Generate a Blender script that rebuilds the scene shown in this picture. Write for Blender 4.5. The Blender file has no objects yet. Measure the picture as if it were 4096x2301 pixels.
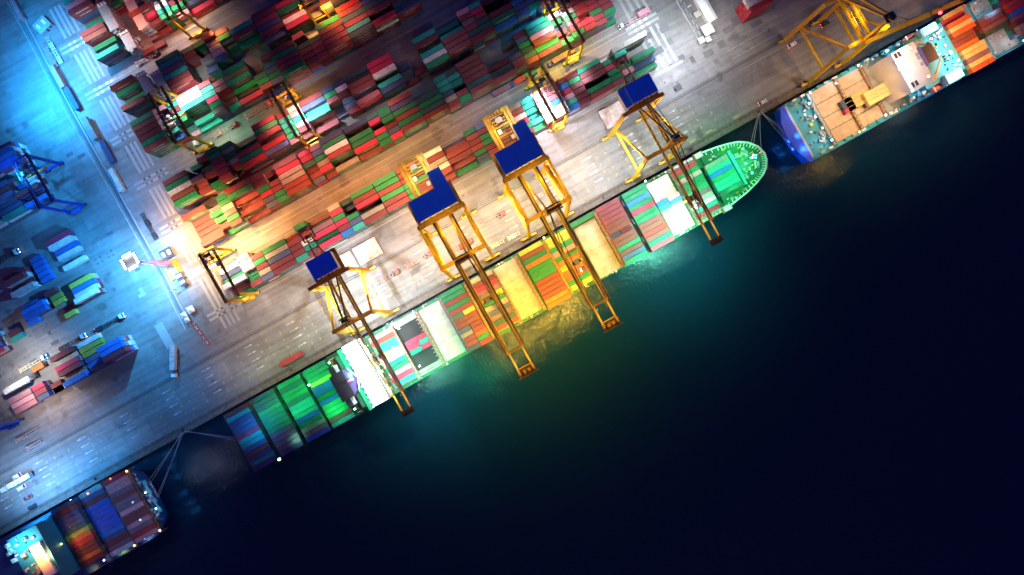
import bpy, math, random
from mathutils import Vector, Matrix
random.seed(7)
sc = bpy.context.scene
COL = bpy.context.collection
# ---------------------------------------------------------------- frame: u runs along the quay, v inland, z up
S = 8.0; H = 341.3; NX, NY = 2048, 1150.5
EA = (739, 1733); EB = (3037, 461)
ANG = math.atan2(-(EB[1]-EA[1]), EB[0]-EA[0])
CU = (math.cos(ANG), math.sin(ANG)); CV = (-math.sin(ANG), math.cos(ANG))
def w2(px, py, h=0):
    k = (1-h/H)/S
    return ((px-NX)*k, -(py-NY)*k)
O = w2(*EA)
def uvpx(px, py, h=0):
    x, y = w2(px, py, h); x -= O[0]; y -= O[1]
    return (x*CU[0]+y*CU[1], x*CV[0]+y*CV[1])
N0 = uvpx(NX, NY)
def tru(u, v, h):                                  # where a point that covers ground point (u, v) stands at height h
    k = 1-h/H
    return (N0[0]+(u-N0[0])*k, N0[1]+(v-N0[1])*k)
def seen(u, v, h):                                 # inverse of tru
    k = 1/(1-h/H)
    return (N0[0]+(u-N0[0])*k, N0[1]+(v-N0[1])*k)
def wld(u, v, z=0):
    return Vector((O[0]+u*CU[0]+v*CV[0], O[1]+u*CU[1]+v*CV[1], z))
# ---------------------------------------------------------------- materials
MATS = {}
def mat(name, col, rough=.55, metal=0., bump=None, dirt=.35, dirtcol=None, scale=.6, spec=.3, var=.12, emit=None, es=0.):
    if name in MATS: return MATS[name]
    m = bpy.data.materials.new(name); m.use_nodes = True
    n = m.node_tree.nodes; l = m.node_tree.links
    b = n['Principled BSDF']
    b.inputs['Roughness'].default_value = rough; b.inputs['Metallic'].default_value = metal
    b.inputs['Specular IOR Level'].default_value = spec
    if emit:
        b.inputs['Emission Color'].default_value = (*emit, 1); b.inputs['Emission Strength'].default_value = es
    tc = n.new('ShaderNodeTexCoord')
    nz = n.new('ShaderNodeTexNoise'); nz.inputs['Scale'].default_value = scale; nz.inputs['Detail'].default_value = 6; nz.inputs['Roughness'].default_value = .65
    l.new(tc.outputs['Object'], nz.inputs['Vector'])
    rp = n.new('ShaderNodeValToRGB'); rp.color_ramp.elements[0].position = .38; rp.color_ramp.elements[1].position = .68
    rp.color_ramp.elements[0].color = (0, 0, 0, 1); rp.color_ramp.elements[1].color = (1, 1, 1, 1)
    l.new(nz.outputs['Fac'], rp.inputs['Fac'])
    ml = n.new('ShaderNodeMath'); ml.operation = 'MULTIPLY'; ml.inputs[1].default_value = dirt
    l.new(rp.outputs['Color'], ml.inputs[0])
    mx = n.new('ShaderNodeMix'); mx.data_type = 'RGBA'
    dc = dirtcol or tuple(c*.55+.015 for c in col)
    mx.inputs['A'].default_value = (*col, 1); mx.inputs['B'].default_value = (*dc, 1)
    l.new(ml.outputs[0], mx.inputs['Factor'])
    out = mx.outputs['Result']
    if var:
        oi = n.new('ShaderNodeObjectInfo'); ge = n.new('ShaderNodeNewGeometry')
        ad = n.new('ShaderNodeMath'); ad.operation = 'ADD'
        l.new(oi.outputs['Random'], ad.inputs[0]); l.new(ge.outputs['Random Per Island'], ad.inputs[1])
        fr = n.new('ShaderNodeMath'); fr.operation = 'FRACT'; l.new(ad.outputs[0], fr.inputs[0])
        mr = n.new('ShaderNodeMapRange'); mr.inputs['To Min'].default_value = 1-2.2*var; mr.inputs['To Max'].default_value = 1+1.6*var
        l.new(fr.outputs[0], mr.inputs['Value'])
        hs = n.new('ShaderNodeHueSaturation'); l.new(mr.outputs['Result'], hs.inputs['Value'])
        mh = n.new('ShaderNodeMapRange'); mh.inputs['To Min'].default_value = .485; mh.inputs['To Max'].default_value = .515
        l.new(oi.outputs['Random'], mh.inputs['Value']); l.new(mh.outputs['Result'], hs.inputs['Hue'])
        l.new(out, hs.inputs['Color']); out = hs.outputs['Color']
    l.new(out, b.inputs['Base Color'])
    if bump:
        wv = n.new('ShaderNodeTexWave'); wv.wave_type = 'BANDS'; wv.bands_direction = 'X'; wv.inputs['Scale'].default_value = bump
        l.new(tc.outputs['Object'], wv.inputs['Vector'])
        bp = n.new('ShaderNodeBump'); bp.inputs['Strength'].default_value = .5; bp.inputs['Distance'].default_value = .05
        l.new(wv.outputs['Fac'], bp.inputs['Height']); l.new(bp.outputs['Normal'], b.inputs['Normal'])
    MATS[name] = m
    return m
PAL = {'M': (.17, .038, .036), 'R': (.42, .03, .04), 'G': (.012, .17, .075), 'D': (.03, .085, .075), 'T': (.02, .27, .22),
       'B': (.02, .10, .42), 'N': (.05, .065, .15), 'W': (.62, .62, .58), 'S': (.24, .25, .22), 'V': (.17, .10, .13),
       'O': (.5, .13, .03), 'Y': (.36, .38, .06), 'P': (.48, .22, .24), 'C': (.55, .43, .17)}
PNAME = {'M': 'maroon', 'R': 'red', 'G': 'green', 'D': 'dark green', 'T': 'teal', 'B': 'blue', 'N': 'navy', 'W': 'white',
         'S': 'grey', 'V': 'mauve', 'O': 'orange', 'Y': 'yellow-green', 'P': 'pink', 'C': 'cream'}
CM = {k: mat('paint_'+PNAME[k].replace(' ', '_'), c, .5, bump=3.2, dirt=.4, scale=.35, var=.13,
             dirtcol=(.16, .08, .045) if k in 'WS' else None) for k, c in PAL.items()}
STEEL = mat('galvanised_steel', (.34, .35, .36), .5, .3, dirt=.5, scale=1.2, var=.05)
DARK = mat('dark_steel', (.035, .035, .04), .6, dirt=.4, scale=1, var=.05)
RUST = mat('rusty_steel', (.24, .11, .06), .75, dirt=.7, dirtcol=(.42, .33, .26), scale=1.1, var=.1)
YEL = mat('crane_yellow_paint', (.68, .44, .025), .45, dirt=.45, dirtcol=(.25, .13, .02), scale=.5, var=.05)
YDK = mat('weathered_shaded_yellow_paint', (.36, .21, .03), .55, dirt=.65, dirtcol=(.10, .06, .02), scale=.8, var=.05)  # crane yellow with the shade of girder tops put into the colour, plus grime
CBLU = mat('crane_blue_paint', (.02, .05, .30), .45, dirt=.4, scale=.5, var=.05)
ROOF = mat('blue_roof_sheeting', (.012, .30, 1.0), .55, bump=1.6, dirt=.3, scale=.25, var=.03)
WALL = mat('pale_wall_sheeting', (.5, .47, .5), .6, bump=2, dirt=.4, scale=.5, var=.04)
WHITE = mat('white_paint', (.72, .72, .7), .45, dirt=.3, dirtcol=(.5, .42, .34), scale=.4, var=.04)
SHIPG = mat('green_deck_paint', (.02, .16, .07), .55, dirt=.55, dirtcol=(.05, .07, .04), scale=.35, var=.04)
TEALP = mat('turquoise_deck_paint', (.03, .30, .34), .55, dirt=.5, dirtcol=(.06, .16, .18), scale=.3, var=.04)
HULLG = mat('green_hull_paint', (.015, .09, .06), .5, dirt=.5, scale=.2, var=.02)
HULLB = mat('blue_hull_paint', (.002, .10, .85), .45, dirt=.25, scale=.2, var=.02)
HULLN = mat('navy_hull_paint', (.03, .09, .20), .5, dirt=.4, scale=.2, var=.02)
BOOT = mat('red_boot_top', (.35, .04, .03), .6, var=.02)
HATCH = mat('grey_hatch_paint', (.33, .33, .30), .6, dirt=.75, dirtcol=(.20, .16, .13), scale=.22, var=.05)
HATCHR = mat('rust_streaked_hatch', (.62, .58, .54), .6, dirt=.8, dirtcol=(.33, .15, .08), scale=.3, var=.03)
HATCHT = mat('buff_hatch_paint', (.46, .34, .26), .6, dirt=.6, dirtcol=(.28, .19, .14), scale=.35, var=.05)
TYRE = mat('tyre_rubber', (.02, .02, .02), .85, var=0)
GLASS = mat('dark_glass', (.02, .03, .04), .1, spec=.6, var=0, dirt=0)
ORNG = mat('lifeboat_orange', (.5, .09, .05), .5, var=.02)
REDP = mat('red_white_barrier', (.5, .06, .06), .5, dirt=.6, dirtcol=(.6, .55, .5), scale=2.5, var=.05)
FENCE = mat('concrete_barrier', (.36, .37, .38), .8, dirt=.6, scale=.6, var=.05)
ROPE = mat('mooring_rope', (.32, .34, .36), .8, var=0)
LETTER = mat('white_lettering', (.7, .7, .6), .6, dirt=.1, var=0)
CANVAS = mat('white_canvas', (.75, .75, .72), .8, dirt=.2, var=.02)
SKIN = mat('skin', (.35, .2, .14), .6, var=0)
VEST = mat('orange_vest', (.6, .1, .04), .7, var=0)
def emis(name, col, st):
    return mat(name, tuple(min(1, c) for c in col), .5, var=0, dirt=0, emit=col, es=st)
E_W = emis('lit_white_lamp', (.9, .97, 1), 14); E_C = emis('lit_cyan_lamp', (.35, .85, 1), 12); E_Y = emis('lit_yellow_lamp', (1, .72, .18), 16)
E_G = emis('lit_green_lamp', (.25, 1, .55), 12); E_R = emis('lit_red_lamp', (1, .06, .1), 8)
# ---------------------------------------------------------------- mesh builder
class MB:
    def __init__(s): s.v = []; s.f = []; s.m = []; s.mats = []
    def mi(s, m):
        if m not in s.mats: s.mats.append(m)
        return s.mats.index(m)
    def hexa(s, p, m):
        i = len(s.v); s.v += [tuple(q) for q in p]; k = s.mi(m)
        for f in ((0, 3, 2, 1), (4, 5, 6, 7), (0, 1, 5, 4), (1, 2, 6, 5), (2, 3, 7, 6), (3, 0, 4, 7)):
            s.f.append(tuple(i+a for a in f)); s.m.append(k)
        return s
    def box(s, x0, x1, y0, y1, z0, z1, m):
        return s.hexa([(x0, y0, z0), (x1, y0, z0), (x1, y1, z0), (x0, y1, z0), (x0, y0, z1), (x1, y0, z1), (x1, y1, z1), (x0, y1, z1)], m)
    def beam(s, a, b, w, h, m, w2=None, h2=None):
        a = Vector(a); b = Vector(b); d = (b-a).normalized()
        up = Vector((0, 0, 1)) if abs(d.z) < .95 else Vector((0, 1, 0))
        x = d.cross(up).normalized(); y = x.cross(d).normalized()
        w2 = w if w2 is None else w2; h2 = h if h2 is None else h2
        P = []
        for c, ww, hh in ((a, w, h), (b, w2, h2)):
            P.append([c-x*ww/2-y*hh/2, c+x*ww/2-y*hh/2, c+x*ww/2+y*hh/2, c-x*ww/2+y*hh/2])
        return s.hexa(P[0]+P[1], m)
    def tube(s, pts, r, m, n=6):
        k = s.mi(m); base = len(s.v); rings = []
        pts = [Vector(p) for p in pts]
        for i, p in enumerate(pts):
            d = (pts[min(i+1, len(pts)-1)]-pts[max(i-1, 0)]).normalized()
            up = Vector((0, 0, 1)) if abs(d.z) < .95 else Vector((0, 1, 0))
            x = d.cross(up).normalized(); y = x.cross(d).normalized()
            rr = r[i] if isinstance(r, (list, tuple)) else r
            rings.append(len(s.v))
            for j in range(n):
                t = 2*math.pi*j/n; s.v.append(tuple(p+x*math.cos(t)*rr+y*math.sin(t)*rr))
        for a, b in zip(rings, rings[1:]):
            for j in range(n):
                s.f.append((a+j, a+(j+1) % n, b+(j+1) % n, b+j)); s.m.append(k)
        s.f.append(tuple(rings[0]+j for j in reversed(range(n)))); s.m.append(k)
        s.f.append(tuple(rings[-1]+j for j in range(n))); s.m.append(k)
        return s
    def prism(s, poly, z0, z1, m, mtop=None, poly0=None):        # outline counter-clockwise
        n = len(poly); i = len(s.v); q = poly0 or poly
        s.v += [(x, y, z0) for x, y in q] + [(x, y, z1) for x, y in poly]
        k = s.mi(m); kt = s.mi(mtop or m)
        for a in range(n):
            b = (a+1) % n; s.f.append((i+a, i+b, i+n+b, i+n+a)); s.m.append(k)
        s.f.append(tuple(i+n+a for a in range(n))); s.m.append(kt)
        s.f.append(tuple(i+a for a in reversed(range(n)))); s.m.append(k)
        return s
    def quad(s, p, m):
        i = len(s.v); s.v += [tuple(q) for q in p]; s.f.append(tuple(range(i, i+len(p)))); s.m.append(s.mi(m)); return s
    def mesh(s, name):
        me = bpy.data.meshes.new(name); me.from_pydata(s.v, [], s.f)
        for m in s.mats: me.materials.append(m)
        me.polygons.foreach_set('material_index', s.m); me.update()
        return me
def tag(o, label=None, cat=None, group=None, kind=None):
    if label: o['label'] = label
    if cat: o['category'] = cat
    if group: o['group'] = group
    if kind: o['kind'] = kind
    return o
def place(o, u, v, z=0, head=0):
    o.location = wld(u, v, z); o.rotation_euler = (0, 0, ANG+head); return o
def root(name, label, cat, u, v, z=0, head=0, group=None):
    o = bpy.data.objects.new(name, None); COL.objects.link(o); o.empty_display_size = .5
    return tag(place(o, u, v, z, head), label, cat, group)
def part(name, mb, parent=None):
    me = mb.mesh(name) if isinstance(mb, MB) else mb
    o = bpy.data.objects.new(name, me); COL.objects.link(o); o.parent = parent
    return o
def solo(name, mb, label, cat, u=0, v=0, z=0, head=0, group=None):
    return tag(place(part(name, mb), u, v, z, head), label, cat, group)
def struct(name, mb):
    return tag(place(part(name, mb), 0, 0, 0), kind='structure')
def dup(o, parent=None):
    kids = [c for c in o.children]
    c = o.copy(); COL.objects.link(c); c.parent = parent
    for k in kids: dup(k, c)
    return c
LIGHTS = []
def lamp(u, v, z, col, watt, r=.5, spot=None, aim=None):
    L = bpy.data.lights.new('floodlight_beam', 'SPOT' if spot else 'POINT')
    L.energy = watt; L.color = col; L.shadow_soft_size = r
    if spot: L.spot_size = math.radians(spot); L.spot_blend = .9
    o = bpy.data.objects.new('floodlight_beam', L); COL.objects.link(o); o.location = wld(u, v, z)
    if spot:
        d = (wld(*aim)-o.location) if aim else Vector((0, 0, -1))
        o.rotation_euler = d.to_track_quat('-Z', 'Y').to_euler()
    return o
def lpx(px, py, z, col, watt, r=.5, spot=None, aim=None):
    u, v = uvpx(px, py, z)
    if aim: aim = (*uvpx(aim[0], aim[1], aim[2]), aim[2])
    return lamp(u, v, z, col, watt, r, spot, aim)
ORD = ['zero', 'one', 'two', 'three', 'four', 'five', 'six', 'seven', 'eight', 'nine', 'ten', 'eleven', 'twelve', 'thirteen', 'fourteen', 'fifteen',
       'sixteen', 'seventeen', 'eighteen', 'nineteen', 'twenty', 'twenty-one', 'twenty-two', 'twenty-three', 'twenty-four', 'twenty-five', 'twenty-six',
       'twenty-seven', 'twenty-eight', 'twenty-nine', 'thirty', 'thirty-one', 'thirty-two', 'thirty-three', 'thirty-four', 'thirty-five', 'thirty-six']
# ================================================================ SETTING
def ground_mat():
    m = bpy.data.materials.new('port_concrete'); m.use_nodes = True
    n = m.node_tree.nodes; l = m.node_tree.links; b = n['Principled BSDF']
    b.inputs['Roughness'].default_value = .62; b.inputs['Specular IOR Level'].default_value = .3
    tc = n.new('ShaderNodeTexCoord')
    def noise(scale, sx=1, sy=1, det=6, rough=.6):
        mp = n.new('ShaderNodeMapping'); mp.inputs['Scale'].default_value = (sx, sy, 1); l.new(tc.outputs['Object'], mp.inputs['Vector'])
        z = n.new('ShaderNodeTexNoise'); z.inputs['Scale'].default_value = scale; z.inputs['Detail'].default_value = det; z.inputs['Roughness'].default_value = rough
        l.new(mp.outputs['Vector'], z.inputs['Vector']); return z.outputs['Fac']
    def rng(s, a, b_, c, d):
        r = n.new('ShaderNodeMapRange'); r.inputs['From Min'].default_value = a; r.inputs['From Max'].default_value = b_
        r.inputs['To Min'].default_value = c; r.inputs['To Max'].default_value = d; l.new(s, r.inputs['Value']); return r.outputs['Result']
    def mul(a, b_):
        x = n.new('ShaderNodeMath'); x.operation = 'MULTIPLY'; l.new(a, x.inputs[0]); l.new(b_, x.inputs[1]); return x.outputs[0]
    br = n.new('ShaderNodeTexBrick'); br.inputs['Scale'].default_value = 1; br.inputs['Brick Width'].default_value = 14; br.inputs['Row Height'].default_value = 7
    br.inputs['Mortar Size'].default_value = .09; br.inputs['Mortar Smooth'].default_value = .5; br.inputs['Bias'].default_value = 0
    br.inputs['Color1'].default_value = (.84, .84, .84, 1); br.inputs['Color2'].default_value = (1.08, 1.08, 1.08, 1); br.inputs['Mortar'].default_value = (.62, .62, .62, 1)
    l.new(tc.outputs['Object'], br.inputs['Vector'])
    f = mul(mul(rng(noise(.035), .3, .7, .72, 1.25), rng(noise(.5, .05, 1.0), .35, .7, 1.08, .74)), br.outputs['Color'])
    f = mul(f, rng(noise(.32, 1, 1, 8, .75), .3, .75, 1.12, .78))
    f = mul(f, rng(noise(.09, 1, 1, 3, .5), .62, .7, 1.0, .62))
    f = mul(f, rng(noise(1.1, 1, 1, 3, .5), .70, .78, 1.0, .45))
    mx = n.new('ShaderNodeMix'); mx.data_type = 'RGBA'; mx.blend_type = 'MULTIPLY'; mx.inputs['Factor'].default_value = 1
    mx.inputs['A'].default_value = (.20, .195, .19, 1); l.new(f, mx.inputs['B']); l.new(mx.outputs['Result'], b.inputs['Base Color'])
    return m
def water_mat():
    m = bpy.data.materials.new('harbour_water'); m.use_nodes = True
    n = m.node_tree.nodes; l = m.node_tree.links; b = n['Principled BSDF']
    b.inputs['Base Color'].default_value = (.003, .022, .04, 1); b.inputs['Roughness'].default_value = .1; b.inputs['IOR'].default_value = 1.33
    b.inputs['Specular IOR Level'].default_value = .5
    tc = n.new('ShaderNodeTexCoord')
    mp = n.new('ShaderNodeMapping'); mp.inputs['Scale'].default_value = (1, .7, 1); l.new(tc.outputs['Object'], mp.inputs['Vector'])
    a = n.new('ShaderNodeTexNoise'); a.inputs['Scale'].default_value = .7; a.inputs['Detail'].default_value = 4; a.inputs['Roughness'].default_value = .6
    l.new(mp.outputs['Vector'], a.inputs['Vector'])
    c = n.new('ShaderNodeTexNoise'); c.inputs['Scale'].default_value = .05; c.inputs['Detail'].default_value = 2; l.new(tc.outputs['Object'], c.inputs['Vector'])
    ad = n.new('ShaderNodeMath'); ad.operation = 'MULTIPLY_ADD'; ad.inputs[1].default_value = 2.0
    l.new(c.outputs['Fac'], ad.inputs[0]); l.new(a.outputs['Fac'], ad.inputs[2])
    bp = n.new('ShaderNodeBump'); bp.inputs['Strength'].default_value = 1; bp.inputs['Distance'].default_value = .3
    l.new(ad.outputs[0], bp.inputs['Height']); l.new(bp.outputs['Normal'], b.inputs['Normal'])
    return m
GRD = ground_mat(); WAT = water_mat()
PAINTW = mat('worn_white_marking', (.5, .5, .5), .7, dirt=.75, dirtcol=(.24, .24, .24), scale=.7, var=0)
PAINTY = mat('worn_yellow_marking', (.42, .31, .09), .7, dirt=.8, dirtcol=(.2, .19, .16), scale=.7, var=0)
STRIP = mat('pale_concrete_strip', (.285, .285, .28), .75, dirt=.6, dirtcol=(.25, .25, .24), scale=.15, var=0)
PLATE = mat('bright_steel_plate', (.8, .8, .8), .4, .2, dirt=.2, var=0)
PATCHD = mat('dark_patch_unlit_plate', (.12, .12, .125), .8, dirt=.5, scale=.3, var=.1)
RAILM = mat('crane_rail', (.03, .03, .032), .6, .4, var=0)
QEDGE = mat('quay_edge_concrete', (.17, .15, .13), .8, dirt=.8, dirtcol=(.07, .055, .045), scale=.5, var=0)
g = MB(); g.box(-900, 1400, .9, 1400, -9, 0, GRD); struct('ground', g)
g = MB(); g.box(-900, 1400, -.2, .88, -9, .35, QEDGE); struct('quay_kerb', g)
wq = MB(); wq.quad([(-1500, -1800, -4), (2000, -1800, -4), (2000, -.1, -4), (-1500, -.1, -4)], WAT); struct('water', wq)
# quay apron between the edge and the crane rail, rails, lane paint
e = .012
def sheet(mb, u0, u1, v0, v1, m, z=e): mb.quad([(u0, v0, z), (u1, v0, z), (u1, v1, z), (u0, v1, z)], m)
g = MB(); sheet(g, -300, 700, .9, 4.0, QEDGE, .006); struct('quay_apron', g)
g = MB()
for v in (2.35, 2.75, 3.3, 26.6, 26.95): sheet(g, -300, 700, v-.09, v+.09, RAILM, .03)
sheet(g, -300, 700, 27.6, 27.75, RAILM, .03)
struct('crane_rail_track', g)
g = MB()
for v in (20.7, 16.8, 12.7, 8.6): sheet(g, -120, 300, v-.05, v+.05, PAINTY, .018)
for v in (24.6, 25.2): sheet(g, -120, 300, v-.07, v+.07, PAINTY, .018)
struct('lane_line_marking', g)
ga = MB(); gc = MB()
for k in range(-9, 9):
    for v in (22.6, 18.8, 14.9, 10.4):
        u = 122.1+24.2*k; d = 1 if u > 20 else -1
        if u > 310: continue
        sheet(ga, min(u-d*3.2, u), max(u-d*3.2, u), v-.14, v+.14, PAINTW, .02)
        ga.quad([(u, v-.5, .02), (u+d*2.0, v, .02), (u, v+.5, .02)][::d], PAINTW)
    for v in (20.7, 16.8, 12.7, 8.6):
        for du in (4.0, 8.6, 16.5):
            u = 122.1+24.2*k+du; d = 1 if u > 20 else -1
            if u > 312: continue
            for sgn in (1, -1):
                p = [(u-d*.7, v+sgn*.75, .024), (u-d*.2, v+sgn*.75, .024), (u+d*.55, v, .024), (u+d*.05, v, .024)]
                gc.quad(p if sgn*d < 0 else p[::-1], PAINTY)
struct('lane_arrow_marking', ga); struct('lane_chevron_marking', gc)
g = MB()
for k in range(-8, 14):
    u = 291.2+25*k*.5
    if -60 < u < 330: sheet(g, u, u+2.6, 4.15, 4.5, PAINTY, .02)
for u in (300.6, 316.4, 291.2): sheet(g, u, u+3.4, 4.6, 5.4, PAINTY, .02)
struct('kerbside_yellow_marking', g)
# light wheel strips, turning plates, patches
g = MB(); gp = MB(); gd = MB()
for u0, u1 in ((42.9, 44.3), (45.6, 47.0), (47.9, 49.2), (50.6, 51.8)):
    for v0, v1 in ((36, 63.5), (72, 89.5), (98.5, 115), (124.5, 140), (149, 166), (175.5, 192), (201.5, 218)): sheet(g, u0, u1, v0, v1, STRIP)
for u0, u1 in ((294.2, 295.7), (297.6, 299.2), (301.2, 302.7), (304.6, 306)):
    for v0, v1 in ((43.8, 65.2), (71.2, 89), (98, 116)): sheet(g, u0, u1, v0, v1, STRIP)
for v in (44.5, 67.9, 94, 119.5, 144.7, 170.7, 196.7):
    sheet(g, 38, 56, v-2.0, v-.6, STRIP, .016); sheet(g, 38, 56, v+.5, v+1.8, STRIP, .016)
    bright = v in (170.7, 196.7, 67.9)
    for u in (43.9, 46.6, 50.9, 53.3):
        for dv in (-1.35, 1.2): sheet(gp if bright else gd, u-.7, u+.7, v+dv-.6, v+dv+.6, PLATE if bright else PATCHD, .022)  # plates that catch no lamp get the dark patch colour instead of steel
for v in (68.3, 43.6):
    sheet(g, 290.5, 308, v-2.0, v-.6, STRIP, .016)
    if v > 50: sheet(g, 290.5, 308, v+.6, v+2, STRIP, .016)
    for u in (294.9, 298.5, 301.9):
        for dv in (-1.4, 1.4):
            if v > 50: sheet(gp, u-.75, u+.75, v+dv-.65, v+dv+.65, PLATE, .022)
for u in (3.1, 5.6, 9.4, 12.0):
    for v in (95.2, 97.6): sheet(gd, u-.6, u+.6, v-.55, v+.55, PATCHD, .02)
for u0, u1, v0, v1 in ((12.6, 17, 41, 54.3), (12.8, 16.6, 70, 71.6), (14.6, 16.4, 71.8, 74.5)): sheet(gp, u0, u1, v0, v1, STRIP, .02)
for _ in range(60):
    u = random.uniform(-70, 30); v = random.uniform(40, 175); s_ = random.uniform(.4, 2.2)
    sheet(gd, u, u+s_*random.uniform(.6, 2.4), v, v+s_, PATCHD, .014)
for _ in range(34):
    u = random.uniform(285, 420); v = random.uniform(28, 62); s_ = random.uniform(.8, 4.5)
    sheet(gd, u, u+s_*random.uniform(.6, 2.2), v, v+s_, PATCHD, .014)
for _ in range(26):
    u = random.uniform(100, 300); v = random.uniform(29, 43)
    sheet(gd, u, u+random.uniform(.4, 1.6), v, v+random.uniform(.3, .9), PATCHD, .014)
struct('pale_wheel_strip', g); struct('steel_turning_plate', gp); struct('road_patch_unlit_plate', gd)
g = MB()
for v in (64.0, 68.6, 71.2, 43.2): sheet(g, 58, 300, v-.08, v+.08, PAINTW, .016)
for v in (117.0, 121.5, 171.5): sheet(g, 56, 300, v-.07, v+.07, PAINTW, .016)
for v0 in (31.0, 24.2, 35.5): sheet(g, 330, 520, v0-.07, v0+.07, PAINTW, .016)
struct('yard_line_marking', g)
for i, v in enumerate((60.5, 89.5, 47.0)):
    pass
# barrier along the road on the inland yard
g = MB(); gk = MB()
fp = [(30.4, 250), (30.2, 208), (29.7, 191), (29.3, 165), (29.4, 140), (29.8, 121), (29.9, 90), (29.9, 74), (29.4, 60), (28.9, 45)]
for a, b in zip(fp, fp[1:]):
    g.beam((*a, .45), (*b, .45), .5, .9, FENCE); g.beam((a[0]-3.4, a[1], .2), (b[0]-3.4, b[1], .2), .35, .4, FENCE)
    gk.beam((a[0]-1.5, a[1], .006), (b[0]-1.5, b[1], .006), 1.5, .06, PATCHD)
solo('concrete_barrier', g, 'long low concrete barrier with pale kerb dividing the road from the blue-lit yard', 'barrier')
struct('drain_channel', gk)
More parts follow.
